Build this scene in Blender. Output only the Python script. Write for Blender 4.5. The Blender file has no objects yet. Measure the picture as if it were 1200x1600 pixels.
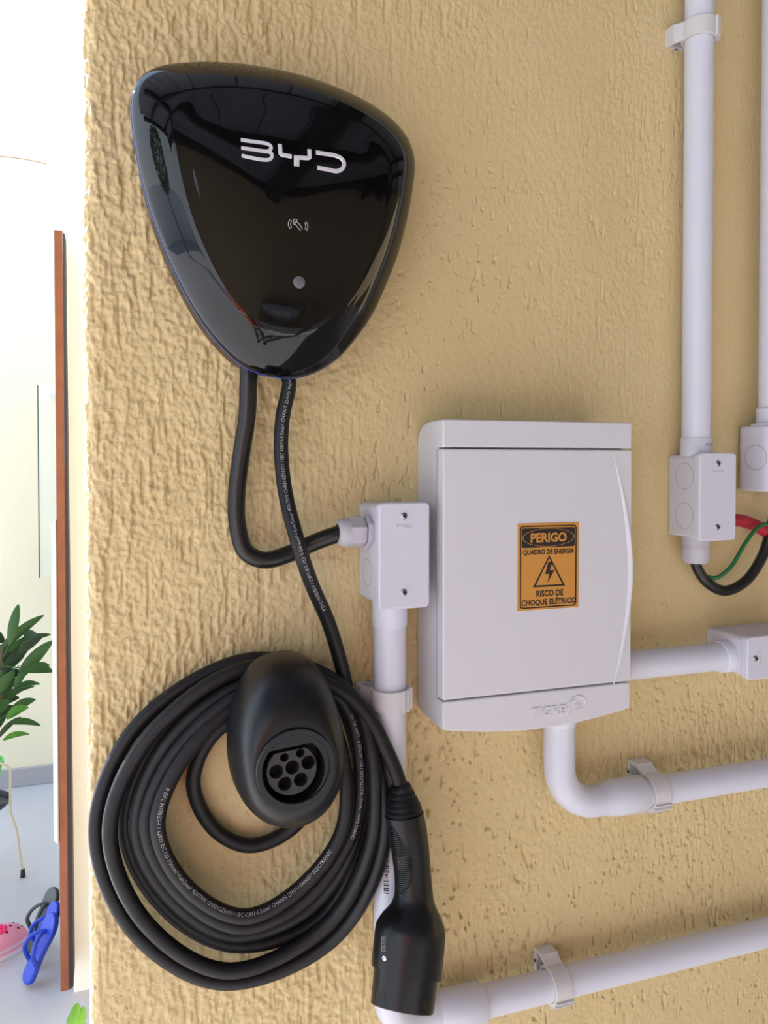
import bpy, bmesh, math, random
import numpy as np
from mathutils import Vector, Matrix
from mathutils.bvhtree import BVHTree

random.seed(7)
C = bpy.context.scene.collection
SC = bpy.context.scene

# ------------------------------------------------------------------ camera
YAW, PITCH = math.radians(19.1), math.radians(1.2)
D = 0.71                      # distance of the lens from the stucco wall (plane y = 0)
EYE = Vector((0, -D, 1.5))
F = 1250.0                    # focal length in pixels of the 1200x1600 frame
cam_d = bpy.data.cameras.new('camera')
cam = bpy.data.objects.new('camera', cam_d); C.objects.link(cam)
cam.location = EYE
cam.rotation_euler = (math.pi/2 - PITCH, 0, -YAW)
cam_d.sensor_fit = 'VERTICAL'; cam_d.sensor_height = 36; cam_d.sensor_width = 27
cam_d.lens = F/1600*36
cam_d.shift_y = -54/1600
cam_d.clip_start = 0.02
SC.camera = cam

# ------------------------------------------------------------------ sky, sun, exposure
w = bpy.data.worlds.new('world'); SC.world = w; w.use_nodes = True
nt = w.node_tree; nt.nodes.clear()
out = nt.nodes.new('ShaderNodeOutputWorld'); bg = nt.nodes.new('ShaderNodeBackground')
tc = nt.nodes.new('ShaderNodeTexCoord'); sx = nt.nodes.new('ShaderNodeSeparateXYZ'); cr = nt.nodes.new('ShaderNodeValToRGB')
cr.color_ramp.elements[0].position = 0.0; cr.color_ramp.elements[0].color = (0.86, 0.92, 1.0, 1)
cr.color_ramp.elements[1].position = 0.8; cr.color_ramp.elements[1].color = (0.52, 0.70, 1.0, 1)
nt.links.new(tc.outputs['Generated'], sx.inputs[0]); nt.links.new(sx.outputs['Z'], cr.inputs[0])
nt.links.new(cr.outputs[0], bg.inputs[0]); nt.links.new(bg.outputs[0], out.inputs[0])
bg.inputs[1].default_value = 1.25
sun_d = bpy.data.lights.new('sun', 'SUN'); sun = bpy.data.objects.new('sun', sun_d); C.objects.link(sun)
sun_d.energy = 9.5; sun_d.angle = math.radians(1.0); sun_d.color = (1.0, 0.96, 0.91)
sun.rotation_euler = Vector((-0.70, 0.90, 0.75)).to_track_quat('Z', 'Y').to_euler()
SC.view_settings.view_transform = 'Standard'; SC.view_settings.look = 'None'
SC.view_settings.gamma = 1.0; SC.view_settings.exposure = 1.1
SC.view_settings.use_curve_mapping = False

# ------------------------------------------------------------------ where things stand
_R = cam.rotation_euler.to_matrix()
def ray(px, py):
    return (_R @ Vector(((px-600)/F, -(py-746)/F, -1.0)))
def W(px, py, d=0.0):
    """point of the plane d metres in front of the stucco wall"""
    r = ray(px, py); t = (D-d)/r.y
    return EYE + r*t
def G(px, py, z=0.0):
    r = ray(px, py); t = (z-EYE.z)/r.z
    return EYE + r*t

# ------------------------------------------------------------------ materials
def mat(name, col, rough=0.5, metal=0.0, coat=0.0, spec=0.5, bump=None, var=None, alpha=None, trans=0.0):
    m = bpy.data.materials.new(name); m.use_nodes = True
    n = m.node_tree; b = n.nodes['Principled BSDF']
    b.inputs['Base Color'].default_value = (*col, 1)
    b.inputs['Roughness'].default_value = rough; b.inputs['Metallic'].default_value = metal
    b.inputs['Coat Weight'].default_value = coat; b.inputs['Coat Roughness'].default_value = 0.02
    b.inputs['Specular IOR Level'].default_value = spec
    b.inputs['Transmission Weight'].default_value = trans
    if alpha is not None: b.inputs['Alpha'].default_value = alpha
    t = n.nodes.new('ShaderNodeTexCoord')
    if var:   # (scale, amount, second colour)
        no = n.nodes.new('ShaderNodeTexNoise'); no.inputs['Scale'].default_value = var[0]; no.inputs['Detail'].default_value = 6
        n.links.new(t.outputs['Object'], no.inputs['Vector'])
        r = n.nodes.new('ShaderNodeValToRGB'); r.color_ramp.elements[0].position = 0.35; r.color_ramp.elements[1].position = 0.7
        r.color_ramp.elements[0].color = (*col, 1); c2 = [a+(b2-a)*var[1] for a, b2 in zip(col, var[2])]
        r.color_ramp.elements[1].color = (*c2, 1)
        n.links.new(no.outputs['Fac'], r.inputs[0]); n.links.new(r.outputs[0], b.inputs['Base Color'])
    if bump:  # (scale, strength, distance, stretch)
        mp = n.nodes.new('ShaderNodeMapping'); mp.inputs['Scale'].default_value = bump[3] if len(bump) > 3 else (1, 1, 1)
        no = n.nodes.new('ShaderNodeTexNoise'); no.inputs['Scale'].default_value = bump[0]; no.inputs['Detail'].default_value = 4
        bp = n.nodes.new('ShaderNodeBump'); bp.inputs['Strength'].default_value = bump[1]; bp.inputs['Distance'].default_value = bump[2]
        n.links.new(t.outputs['Object'], mp.inputs[0]); n.links.new(mp.outputs[0], no.inputs['Vector'])
        n.links.new(no.outputs['Fac'], bp.inputs['Height']); n.links.new(bp.outputs[0], b.inputs['Normal'])
    return m

M = {}
M['stucco'] = mat('stucco', (0.69, 0.54, 0.275), 0.62, spec=0.35, bump=(650, 0.6, 0.0010), var=(9, 0.5, (0.73, 0.59, 0.33)))
M['gloss'] = mat('gloss_black', (0.003, 0.003, 0.0035), 0.02, spec=0.45)
M['blue_edge'] = mat('blue_edge', (0.02, 0.07, 0.32), 0.2)
M['matte_black'] = mat('matte_black', (0.006, 0.007, 0.009), 0.36, spec=0.38, bump=(900, 0.12, 0.0003))
M['deep_black'] = mat('deep_black', (0.004, 0.004, 0.004), 0.6)
M['insert'] = mat('socket_insert', (0.022, 0.023, 0.025), 0.5)
M['rubber'] = mat('rubber', (0.007, 0.007, 0.009), 0.45, spec=0.34, bump=(1200, 0.2, 0.0003), var=(60, 0.5, (0.018, 0.018, 0.020)))
M['rubber_smooth'] = mat('rubber_smooth', (0.008, 0.008, 0.009), 0.3, spec=0.5)
M['chrome'] = mat('chrome', (0.90, 0.90, 0.94), 0.12, metal=1.0)
M['steel'] = mat('steel', (0.42, 0.42, 0.44), 0.35, metal=1.0)
M['badge'] = mat('badge_silver', (0.90, 0.90, 0.96), 0.3, metal=0.35)
M['print'] = mat('grey_print', (0.42, 0.42, 0.43), 0.6)
M['icon'] = mat('icon_print', (0.42, 0.42, 0.42), 0.5)
M['led'] = mat('indicator', (0.13, 0.13, 0.145), 0.35)
M['pvc'] = mat('pvc_white', (0.69, 0.70, 0.79), 0.34, spec=0.45, bump=(60, 0.04, 0.001))
M['pvc_box'] = mat('pvc_box', (0.66, 0.655, 0.75), 0.42, bump=(700, 0.08, 0.0004))
M['enclosure'] = mat('enclosure_white', (0.67, 0.665, 0.705), 0.33, spec=0.45, bump=(500, 0.05, 0.0003))
M['gland'] = mat('gland_grey', (0.50, 0.48, 0.53), 0.4)
M['seam'] = mat('seam', (0.42, 0.41, 0.44), 0.6)
M['orange'] = mat('sticker_orange', (0.60, 0.27, 0.045), 0.45)
M['ink'] = mat('ink_black', (0.012, 0.009, 0.008), 0.5)
M['clip'] = mat('clip_white', (0.66, 0.65, 0.66), 0.4)
M['greenw'] = mat('green_wire', (0.005, 0.13, 0.03), 0.35)
M['redw'] = mat('red_wire', (0.40, 0.015, 0.03), 0.45)
M['pinkw'] = mat('white_wall', (0.93, 0.93, 0.93), 0.7, bump=(40, 0.1, 0.002))
M['cream'] = mat('cream_wall', (0.82, 0.74, 0.52), 0.75, var=(2.2, 0.7, (0.74, 0.68, 0.50)), bump=(50, 0.3, 0.004, (1, 1, 0.4)))
M['tile'] = mat('floor_tile', (0.50, 0.49, 0.50), 0.4, var=(1.6, 0.6, (0.43, 0.415, 0.42)))
M['base'] = mat('baseboard_grey', (0.36, 0.34, 0.35), 0.5)
M['wood'] = mat('door_wood', (0.24, 0.075, 0.03), 0.4, var=(30, 0.6, (0.16, 0.045, 0.02)), bump=(20, 0.2, 0.001, (1, 1, 0.06)))
M['gap'] = mat('gap_shade', (0.03, 0.022, 0.025), 0.7)  # dark tone for the shadow line beside the door, also the clog holes
M['alu'] = mat('aluminium_white', (0.80, 0.81, 0.86), 0.25, metal=0.3)
M['leaf'] = mat('leaf_green', (0.022, 0.085, 0.018), 0.35, var=(12, 0.8, (0.045, 0.14, 0.03)))
M['leaf_dark'] = mat('leaf_dark', (0.02, 0.06, 0.022), 0.4)
M['leaf_light'] = mat('leaf_light', (0.12, 0.34, 0.05), 0.35, var=(30, 0.8, (0.05, 0.20, 0.02)))
M['stem'] = mat('stem_brown', (0.10, 0.07, 0.03), 0.7)
M['pot_green'] = mat('pot_green', (0.14, 0.55, 0.12), 0.4)
M['soil'] = mat('soil', (0.03, 0.02, 0.014), 0.9)
M['terracotta'] = mat('terracotta', (0.42, 0.16, 0.08), 0.8)
M['saucer'] = mat('saucer_dark', (0.02, 0.03, 0.045), 0.35)
M['stand'] = mat('stand_ivory', (0.62, 0.55, 0.38), 0.4)
M['pink'] = mat('clog_pink', (0.80, 0.33, 0.45), 0.5)
M['magenta'] = mat('charm_magenta', (0.78, 0.03, 0.16), 0.4)
M['lilac'] = mat('clog_sole', (0.66, 0.60, 0.76), 0.5)
M['blue'] = mat('sandal_blue', (0.02, 0.06, 0.50), 0.45)
M['olive'] = mat('sandal_grey', (0.07, 0.085, 0.08), 0.5)
M['glass'] = mat('glass_pane', (0.80, 0.86, 0.80), 0.05, alpha=0.22)
M['glass_edge'] = mat('glass_edge', (0.03, 0.09, 0.08), 0.2)
M['cord'] = mat('cord', (0.45, 0.32, 0.20), 0.7)
M['roof'] = mat('roof_sheet', (0.30, 0.33, 0.40), 0.6, var=(3, 0.5, (0.22, 0.24, 0.30)))
M['beam'] = mat('beam_dark', (0.035, 0.022, 0.018), 0.5)
M['concrete'] = mat('concrete', (0.52, 0.50, 0.50), 0.7, var=(2, 0.6, (0.42, 0.41, 0.42)))
M['tan'] = mat('tan_wall', (0.50, 0.40, 0.24), 0.75, bump=(40, 0.3, 0.003))

# ------------------------------------------------------------------ mesh helpers
class MB:
    def __init__(s): s.v = []; s.f = []
    def add(s, vs, fs):
        o = len(s.v); s.v += [tuple(p) for p in vs]; s.f += [tuple(i+o for i in q) for q in fs]; return s
    def box(s, a, b):
        x0, y0, z0 = a; x1, y1, z1 = b
        return s.add([(x0,y0,z0),(x1,y0,z0),(x1,y1,z0),(x0,y1,z0),(x0,y0,z1),(x1,y0,z1),(x1,y1,z1),(x0,y1,z1)],
                     [(0,3,2,1),(4,5,6,7),(0,1,5,4),(1,2,6,5),(2,3,7,6),(3,0,4,7)])
    def rings(s, rs, cap0=True, cap1=True, closed=True):
        n = len(rs[0]); vs = [p for r in rs for p in r]; fs = []
        for i in range(len(rs)-1):
            for j in range(n if closed else n-1):
                k = (j+1) % n
                fs.append((i*n+j, i*n+k, (i+1)*n+k, (i+1)*n+j))
        if cap0: fs.append(tuple(range(n))[::-1])
        if cap1: fs.append(tuple((len(rs)-1)*n+j for j in range(n)))
        return s.add(vs, fs)
    def lathe(s, o, axis, prof, n=40, cap0=True, cap1=True, phase=0.0):
        """prof: list of (distance along axis, radius)"""
        a = Vector(axis).normalized(); u = a.orthogonal().normalized(); v = a.cross(u); o = Vector(o)
        rs = [[o + a*h + (u*math.cos(2*math.pi*(j+phase)/n) + v*math.sin(2*math.pi*(j+phase)/n))*r for j in range(n)] for h, r in prof]
        return s.rings(rs, cap0, cap1)
    def tube(s, pts, r, n=14, caps=True, flat=1.0):
        P = [Vector(p) for p in pts]; T = tangents(P); N = frames(P, T); rs = []
        for i, p in enumerate(P):
            rr = r(i/(len(P)-1)) if callable(r) else r
            b = T[i].cross(N[i])
            rs.append([p + (N[i]*math.cos(2*math.pi*j/n)*flat + b*math.sin(2*math.pi*j/n))*rr for j in range(n)])
        return s.rings(rs, caps, caps)
    def prism(s, pts, vec):
        vec = Vector(vec); n = len(pts); P = [Vector(p) for p in pts]
        return s.rings([P, [p+vec for p in P]])
    def build(s, name, m, parent=None, smooth=40, bevel=0, seg=2, fix=True):
        me = bpy.data.meshes.new(name); me.from_pydata(s.v, [], s.f); me.update()
        if fix:
            b = bmesh.new(); b.from_mesh(me); bmesh.ops.recalc_face_normals(b, faces=b.faces); b.to_mesh(me); b.free()
        me.polygons.foreach_set('use_smooth', [True]*len(me.polygons))
        if smooth is not None and smooth < 180: me.set_sharp_from_angle(angle=math.radians(smooth))
        me.materials.append(M[m] if isinstance(m, str) else m)
        o = bpy.data.objects.new(name, me); C.objects.link(o)
        if parent is not None:
            o.parent = parent; o.matrix_parent_inverse = parent.matrix_world.inverted() if parent.type == 'EMPTY' else Matrix()
        if bevel:
            mod = o.modifiers.new('bevel', 'BEVEL'); mod.width = bevel; mod.segments = seg; mod.limit_method = 'ANGLE'; mod.angle_limit = math.radians(40)
        return o

def tangents(P):
    T = []
    for i in range(len(P)):
        a = P[max(i-1, 0)]; b = P[min(i+1, len(P)-1)]; t = b-a
        T.append(t.normalized() if t.length > 1e-9 else (T[-1] if T else Vector((0, 0, 1))))
    return T
def frames(P, T):
    N = [T[0].orthogonal().normalized()]
    for i in range(1, len(P)):
        n = N[-1] - T[i]*N[-1].dot(T[i]); N.append(n.normalized())
    return N
def spline(P, step=0.003, closed=False):
    P = [Vector(p) for p in P]; n = len(P); out = []
    segs = n if closed else n-1
    for i in range(segs):
        p0 = P[(i-1) % n] if closed or i > 0 else P[0]*2-P[1]
        p1 = P[i]; p2 = P[(i+1) % n]
        p3 = P[(i+2) % n] if closed or i+2 < n else P[-1]*2-P[-2]
        k = max(1, int((p2-p1).length/step))
        # centripetal parameterisation
        t0 = 0; t1 = t0+max((p1-p0).length, 1e-6)**.5; t2 = t1+max((p2-p1).length, 1e-6)**.5; t3 = t2+max((p3-p2).length, 1e-6)**.5
        for j in range(k):
            t = t1+(t2-t1)*j/k
            a1 = p0*((t1-t)/(t1-t0))+p1*((t-t0)/(t1-t0)); a2 = p1*((t2-t)/(t2-t1))+p2*((t-t1)/(t2-t1)); a3 = p2*((t3-t)/(t3-t2))+p3*((t-t2)/(t3-t2))
            b1 = a1*((t2-t)/(t2-t0))+a2*((t-t0)/(t2-t0)); b2 = a2*((t3-t)/(t3-t1))+a3*((t-t1)/(t3-t1))
            out.append(b1*((t2-t)/(t2-t1))+b2*((t-t1)/(t2-t1)))
    if not closed: out.append(P[-1])
    return out
def resample(P, n, closed=True):
    Q = P+[P[0]] if closed else P
    L = [0]
    for a, b in zip(Q, Q[1:]): L.append(L[-1]+(b-a).length)
    out = []; i = 0
    for k in range(n):
        t = L[-1]*k/(n if closed else n-1)
        while i < len(Q)-2 and L[i+1] < t: i += 1
        f = (t-L[i])/max(L[i+1]-L[i], 1e-12); out.append(Q[i].lerp(Q[i+1], min(f, 1)))
    return out

def curve_mesh(cu, fn):
    o = bpy.data.objects.new('tmp', cu); C.objects.link(o)
    dg = bpy.context.evaluated_depsgraph_get(); me = bpy.data.meshes.new_from_object(o.evaluated_get(dg))
    vs = [fn(v.co) for v in me.vertices]; fs = [tuple(p.vertices) for p in me.polygons]
    bpy.data.objects.remove(o); bpy.data.meshes.remove(me)
    return vs, fs
def shape2d(loops, ext, fn):
    cu = bpy.data.curves.new('s', 'CURVE'); cu.dimensions = '2D'; cu.fill_mode = 'BOTH'; cu.extrude = ext
    for lp in loops:
        sp = cu.splines.new('POLY'); sp.points.add(len(lp)-1)
        for p, q in zip(sp.points, lp): p.co = (q[0], q[1], 0, 1)
        sp.use_cyclic_u = True
    return curve_mesh(cu, fn)
def text2d(body, box, ext, fn, bold=0.0, thick=0.0):
    """text stretched to the box (u0,u1,v0,v1)"""
    cu = bpy.data.curves.new('t', 'FONT'); cu.body = body; cu.size = 1; cu.resolution_u = 3; cu.offset = bold
    vs, fs = curve_mesh(cu, lambda p: p.copy())
    x0 = min(p.x for p in vs); x1 = max(p.x for p in vs); y0 = min(p.y for p in vs); y1 = max(p.y for p in vs)
    u0, u1, v0, v1 = box
    # flat letters get a small thickness
    Q = [Vector((u0+(p.x-x0)/(x1-x0)*(u1-u0), v0+(p.y-y0)/(y1-y0)*(v1-v0), ext)) for p in vs]
    if thick:
        n = len(Q); cnt = {}
        for f in fs:
            for a, b in zip(f, f[1:]+f[:1]): cnt[(a, b)] = 1
        side = [(b, a, a+n, b+n) for a, b in cnt if (b, a) not in cnt]
        Q += [q-Vector((0, 0, thick)) for q in Q]; fs = list(fs)+side
    return [fn(q) for q in Q], fs
def plane_map(O, U, V, N):
    O, U, V, N = map(Vector, (O, U, V, N))
    return lambda p: O + U*p.x + V*p.y + N*p.z
def circ(cx, cy, r, n=40, ry=None):
    ry = ry or r
    return [(cx+r*math.cos(2*math.pi*i/n), cy+ry*math.sin(2*math.pi*i/n)) for i in range(n)]
def rrect(x0, y0, x1, y1, r, n=6):
    P = []
    for cx, cy, a in ((x1-r, y1-r, 0), (x0+r, y1-r, 90), (x0+r, y0+r, 180), (x1-r, y0+r, 270)):
        for i in range(n+1):
            t = math.radians(a+90*i/n); P.append((cx+r*math.cos(t), cy+r*math.sin(t)))
    return P

def tag(o, label=None, cat=None, group=None, kind=None):
    if label: o['label'] = label
    if cat: o['category'] = cat
    if group: o['group'] = group
    if kind: o['kind'] = kind
    return o
def thing(name, label, cat, loc, group=None):
    o = bpy.data.objects.new(name, None); C.objects.link(o); o.empty_display_size = 0.02
    o.location = loc; o.matrix_world = Matrix.Translation(Vector(loc))
    return tag(o, label, cat, group)
def struct(o): o['kind'] = 'structure'; return o

# ------------------------------------------------------------------ stucco wall (real relief)
def grf(n, m, st, lt, lz, seed):
    rng = np.random.RandomState(seed)
    f = np.fft.rfft2(rng.standard_normal((n, m)))
    kz = np.fft.fftfreq(n, st)[:, None]; kt = np.fft.rfftfreq(m, st)[None, :]
    f *= np.exp(-2*math.pi**2*((kz*lz)**2+(kt*lt)**2))
    a = np.fft.irfft2(f, s=(n, m)); return (a-a.mean())/a.std()
def sm(a, b, x): t = np.clip((x-a)/(b-a), 0, 1); return t*t*(3-2*t)

XE, RC, TH = -0.0165, 0.010, 0.20      # left end of the wall, corner radius, thickness
st = 0.00105
t_side = 0.035; arc = RC*math.pi/2
tt = np.arange(-(t_side+arc), 0.86-XE-RC, st); zz = np.arange(0.80, 2.10, st)
nz, nt_ = len(zz), len(tt)
xx = XE+RC+tt
X, Z = np.meshgrid(xx, zz)
lump = grf(nz, nt_, st, 0.022, 0.04, 1)
fine = grf(nz, nt_, st, 0.0009, 0.0011, 2)
mid = grf(nz, nt_, st, 0.0014, 0.0019, 3)
rid = grf(nz, nt_, st, 0.0014, 0.0095, 4)
pit = grf(nz, nt_, st, 0.0008, 0.0045, 5)
pit2 = grf(nz, nt_, st, 0.0012, 0.0016, 8)
mod = grf(nz, nt_, st, 0.035, 0.05, 6)
dens = grf(nz, nt_, st, 0.05, 0.06, 9)
# how rough the plaster is across the wall
A = 0.45 + 0.95*sm(0.30, 0.12, X)
A += 0.35*sm(1.72, 1.95, Z)*sm(0.7, 0.3, X)
A = A*(1-0.45*sm(1.2, 1.0, Z)*sm(0.2, 0.45, X))
hole = np.exp(-(((X-0.12)/0.085)**2+((Z-1.21)/0.085)**2)**2)           # trowelled patch inside the coil
hole2 = np.exp(-(((X-0.34)/0.07)**2+((Z-1.70)/0.12)**2)**2)*0.6
hole3 = sm(0.535, 0.575, X)*sm(1.2, 1.3, Z)
A = A*(1-0.9*hole)*(1-hole2)*(1-0.75*hole3)
A = np.clip(A*(1+0.22*mod), 0.08, 1.6)
H = A*(0.00036*np.tanh(fine*0.9) + 0.00045*np.tanh(mid) + 0.00080*sm(1.0, 1.6, rid)*sm(0.35, 0.95, A) - 0.0013*sm(1.15, 1.8, -rid)*sm(0.15, 0.8, A)) + 0.0004*lump
# short dug marks where the plaster is flatter
flat = 1-np.clip(A/1.1, 0, 1)
low = sm(1.42, 1.25, Z)*(1-hole)
H += low*0.00014*np.tanh(mid)
H -= (0.0024+0.0012*low)*flat*sm(1.75, 2.15, pit+0.35*dens+0.12*low)*(1-0.6*hole3)
H -= (0.0018+0.0014*low)*flat*sm(1.9, 2.35, pit2+0.3*dens+0.12*low)*(1-0.6*hole3)
ang = np.clip(-tt/arc, 0, 1)*math.pi/2
px_ = np.where(tt >= 0, XE+RC+tt, np.where(tt > -arc, XE+RC-RC*np.sin(ang), XE))
py_ = np.where(tt >= 0, 0.0, np.where(tt > -arc, RC-RC*np.cos(ang), RC+(-tt-arc)))
nx_ = np.where(tt >= 0, 0.0, -np.sin(ang)); ny_ = np.where(tt >= 0, -1.0, -np.cos(ang))
fade = sm(0, 0.02, tt-tt[0])[None, :]*sm(0, 0.02, tt[-1]-tt)[None, :]*sm(0, 0.02, zz-zz[0])[:, None]*sm(0, 0.02, zz[-1]-zz)[:, None]
H *= fade
co = np.empty((nz, nt_, 3), np.float32)
co[..., 0] = px_[None, :]+nx_[None, :]*H; co[..., 1] = py_[None, :]+ny_[None, :]*H; co[..., 2] = Z
idx = np.arange(nz*nt_).reshape(nz, nt_)
q = np.stack([idx[:-1, :-1], idx[:-1, 1:], idx[1:, 1:], idx[1:, :-1]], -1).reshape(-1, 4)
# frame of coarse faces around the fine patch
ex = []; ef = []
def quad(a, b, c, d):
    o = nz*nt_+len(ex); ex.extend([a, b, c, d]); ef.append((o, o+1, o+2, o+3))
x1 = float(xx[-1]); z0, z1 = float(zz[0]), float(zz[-1]); XR = 3.2; ZT = 2.9; ys = float(py_[0])
quad((x1, 0, z0), (XR, 0, z0), (XR, 0, z1), (x1, 0, z1))
quad((XE, 0, 0), (XR, 0, 0), (XR, 0, z0), (XE, 0, z0)); quad((XE, 0, z1), (XR, 0, z1), (XR, 0, ZT), (XE, 0, ZT))
quad((XE, TH, 0), (XE, 0, 0), (XE, 0, z0), (XE, TH, z0)); quad((XE, TH, z1), (XE, 0, z1), (XE, 0, ZT), (XE, TH, ZT))
quad((XE, TH, z0), (XE, ys, z0), (XE, ys, z1), (XE, TH, z1))
quad((XR, TH, 0), (XE, TH, 0), (XE, TH, ZT), (XR, TH, ZT)); quad((XR, 0, 0), (XR, TH, 0), (XR, TH, ZT), (XR, 0, ZT))
quad((XE, 0, ZT), (XR, 0, ZT), (XR, TH, ZT), (XE, TH, ZT))
me = bpy.data.meshes.new('wall_front')
nv = nz*nt_+len(ex); me.vertices.add(nv)
me.vertices.foreach_set('co', np.concatenate([co.reshape(-1), np.array(ex, np.float32).reshape(-1)]))
allq = np.concatenate([q, np.array(ef)]).astype(np.int32)
me.loops.add(len(allq)*4); me.loops.foreach_set('vertex_index', allq.reshape(-1))
me.polygons.add(len(allq)); me.polygons.foreach_set('loop_start', np.arange(0, len(allq)*4, 4, dtype=np.int32))
me.update(calc_edges=True)
sf = np.ones(len(allq), bool); sf[len(q):] = False; me.polygons.foreach_set('use_smooth', sf)
me.materials.append(M['stucco'])
wall = bpy.data.objects.new('wall_front', me); C.objects.link(wall); struct(wall)

# ------------------------------------------------------------------ rest of the setting
struct(MB().box((-9, -9, -0.1), (6, 3.5, 0)).build('floor', 'tile', smooth=30))
struct(MB().box((-1.8, 3.3, 0), (3.0, 3.45, 4.2)).build('wall_far', 'cream', smooth=30))
struct(MB().box((-1.8, 3.285, 0), (-0.1, 3.3, 0.085)).build('baseboard_far', 'base', smooth=30, bevel=0.003))
xj = W(108, 700, -1.68).x
xl = W(80, 200, -1.68).x
j = MB().box((xj, 1.68, 0), (3.0, 1.82, 3.6)); j.box((xl, 1.68, 2.14), (xj, 1.82, 3.6))
struct(j.build('wall_jamb', 'pinkw', smooth=30))
# roof of the car port, its beams, and the wall across from the charger
RX, RY, RZ = -3.3, -3.6, 2.95
roof = MB()
for i in range(38):
    x0 = RX+i*0.25; roof.box((x0, RY, RZ+0.10), (x0+0.235, 0.25, RZ+0.12))
roof.box((RX, RY, RZ+0.12), (RX+9.5, 0.25, RZ+0.14))
struct(roof.build('ceiling', 'roof', smooth=30))
k = 0
for y in (-0.75, -2.05, -3.35):
    struct(MB().box((RX, y-0.06, RZ-0.06), (6.0, y+0.06, RZ+0.10)).build('trim_%d' % (k+1), 'beam', smooth=30)); k += 1
for x in (RX, -1.2, 0.75, 2.6, 4.4):
    struct(MB().box((x-0.06, RY, RZ-0.10), (x+0.06, 0.0, RZ+0.06)).build('trim_%d' % (k+1), 'beam', smooth=30)); k += 1
struct(MB().box((-1.0, RY-0.15, 0), (6.0, RY, RZ+0.1)).build('wall_back', 'tan', smooth=30))
struct(MB().box((6.0, RY, 0), (6.15, 0.2, RZ+0.1)).build('wall_right', 'tan', smooth=30))

# door seen edge-on with its long pull bar
dr = MB()
dl, drr = W(89, 900, -1.55), W(102, 900, -1.55)
zt_ = W(96, 360, -1.55).z; zb_ = 0.09
ddir = Vector((-0.045, 1, 0)).normalized()*0.80
a = Vector((dl.x, 1.55, 0)); b = Vector((drr.x, 1.55, 0))
dr.prism([a+Vector((0,0,zb_)), b+Vector((0,0,zb_)), b+ddir+Vector((0,0,zb_)), a+ddir+Vector((0,0,zb_))], (0, 0, zt_-zb_))
door = struct(dr.build('door_1', 'wood', smooth=30, bevel=0.002))
s_ = MB(); e0 = b+Vector((0.0005, 0.004, 0))
w0 = 0.006
s_.add([(b.x+0.0005, 1.552, zb_), (b.x+0.0115, 1.562, zb_), (b.x+0.0115, 1.66, zb_), (b.x+0.0005, 1.66, zb_),
        (b.x+0.0005, 1.552, zt_-0.005), (b.x+0.0045, 1.562, zt_-0.005), (b.x+0.0045, 1.66, zt_-0.005), (b.x+0.0005, 1.66, zt_-0.005)],
       [(0,1,5,4),(1,2,6,5),(2,3,7,6),(3,0,4,7),(4,5,6,7),(3,2,1,0)])
s_.build('gap_shade', 'gap', door, smooth=30)  # dark strip painting the shadow line in the gap beside the door
h0 = W(80, 812, -1.55); h1 = W(81, 1318, -1.55); hr = W(89.5, 1000, -1.55)
hb = MB(); wd = hr.x-h0.x
hb.rings([[Vector((h0.x+u*wd, 1.535+v*0.03, z+c*0.012*(1-u))) for u, v in ((0, 0.25), (0.25, 0), (0.8, 0), (1, 0.3), (1, 1), (0, 1))] for z, c in ((h1.z, 1), (h0.z, -1))][::1])
hb.build('pull_bar', 'alu', door, smooth=30, bevel=0.0015)
mb = MB(); mb.box((h0.x+wd*0.3, 1.555, h0.z-0.10), (a.x+0.002, 1.575, h0.z-0.08)); mb.box((h0.x+wd*0.3, 1.555, h1.z+0.08), (a.x+0.002, 1.575, h1.z+0.10))
mb.build('mounting_post', 'alu', door, smooth=30)
# white latch plate on the jamb
# ------------------------------------------------------------------ charger
ev = thing('wall_charger', 'glossy black rounded triangular car charger on the stucco wall with silver lettering', 'charger', W(440, 600, 0.0))
OUT = [(204,175),(206,148),(218,122),(244,105),(300,97),(340,97),(380,100),(430,108),(480,120),(530,138),(575,160),(612,186),(637,216),(648,250),
       (645,295),(636,345),(622,398),(604,445),(583,490),(556,530),(526,562),(492,583),(455,592),(415,587),(380,573),(348,545),(316,505),(284,450),(256,390),(234,330),(217,265),(208,215)]
RIM = 0.058
base = resample(spline([W(x, y, RIM) for x, y in OUT], 0.002, closed=True), 160)
CC = W(424, 345, RIM)
def loop(s, d, sc=1.0): return [Vector((CC.x+(p.x-CC.x)*s, -d, CC.z+(p.z-CC.z)*s)) for p in base]
MB().rings([loop(0.93, 0.0), loop(0.955, 0.012), loop(0.968, 0.035), loop(0.978, 0.055)], True, True).build('back_housing', 'matte_black', ev, smooth=50)
MB().rings([loop(0.978, 0.0545), loop(0.999, 0.0552), loop(1.001, 0.0565), loop(0.999, 0.0578), loop(0.978, 0.058)], True, True).build('rim', 'blue_edge', ev, smooth=60)
prof = [(0.990, .0576), (0.9975, .0584), (0.9935, .0604), (0.965, .0652), (0.93, .0698), (0.89, .0743), (0.85, .0781), (0.81, .0813), (0.775, .0837), (0.748, .0852), (0.725, .0857),
        (0.660, .0868), (0.55, .0889), (0.42, .0908), (0.28, .0922), (0.14, .0930), (0.02, .0932)]
pp = spline([Vector((s, d*6, 0)) for s, d in prof], 0.02)
shell = MB().rings([loop(v.x, v.y/6) for v in pp], True, True)
sh = shell.build('front_shell', 'gloss', ev, smooth=70)
bvh = BVHTree.FromPolygons([Vector(v) for v in shell.v], shell.f)
def hit(px, py):
    r = ray(px, py).normalized(); p, n, i, dd = bvh.ray_cast(EYE, r)
    if p is None: return W(px, py, 0.1), Vector((0, -1, 0))
    if n.dot(r) > 0: n = -n
    return p, n
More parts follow.
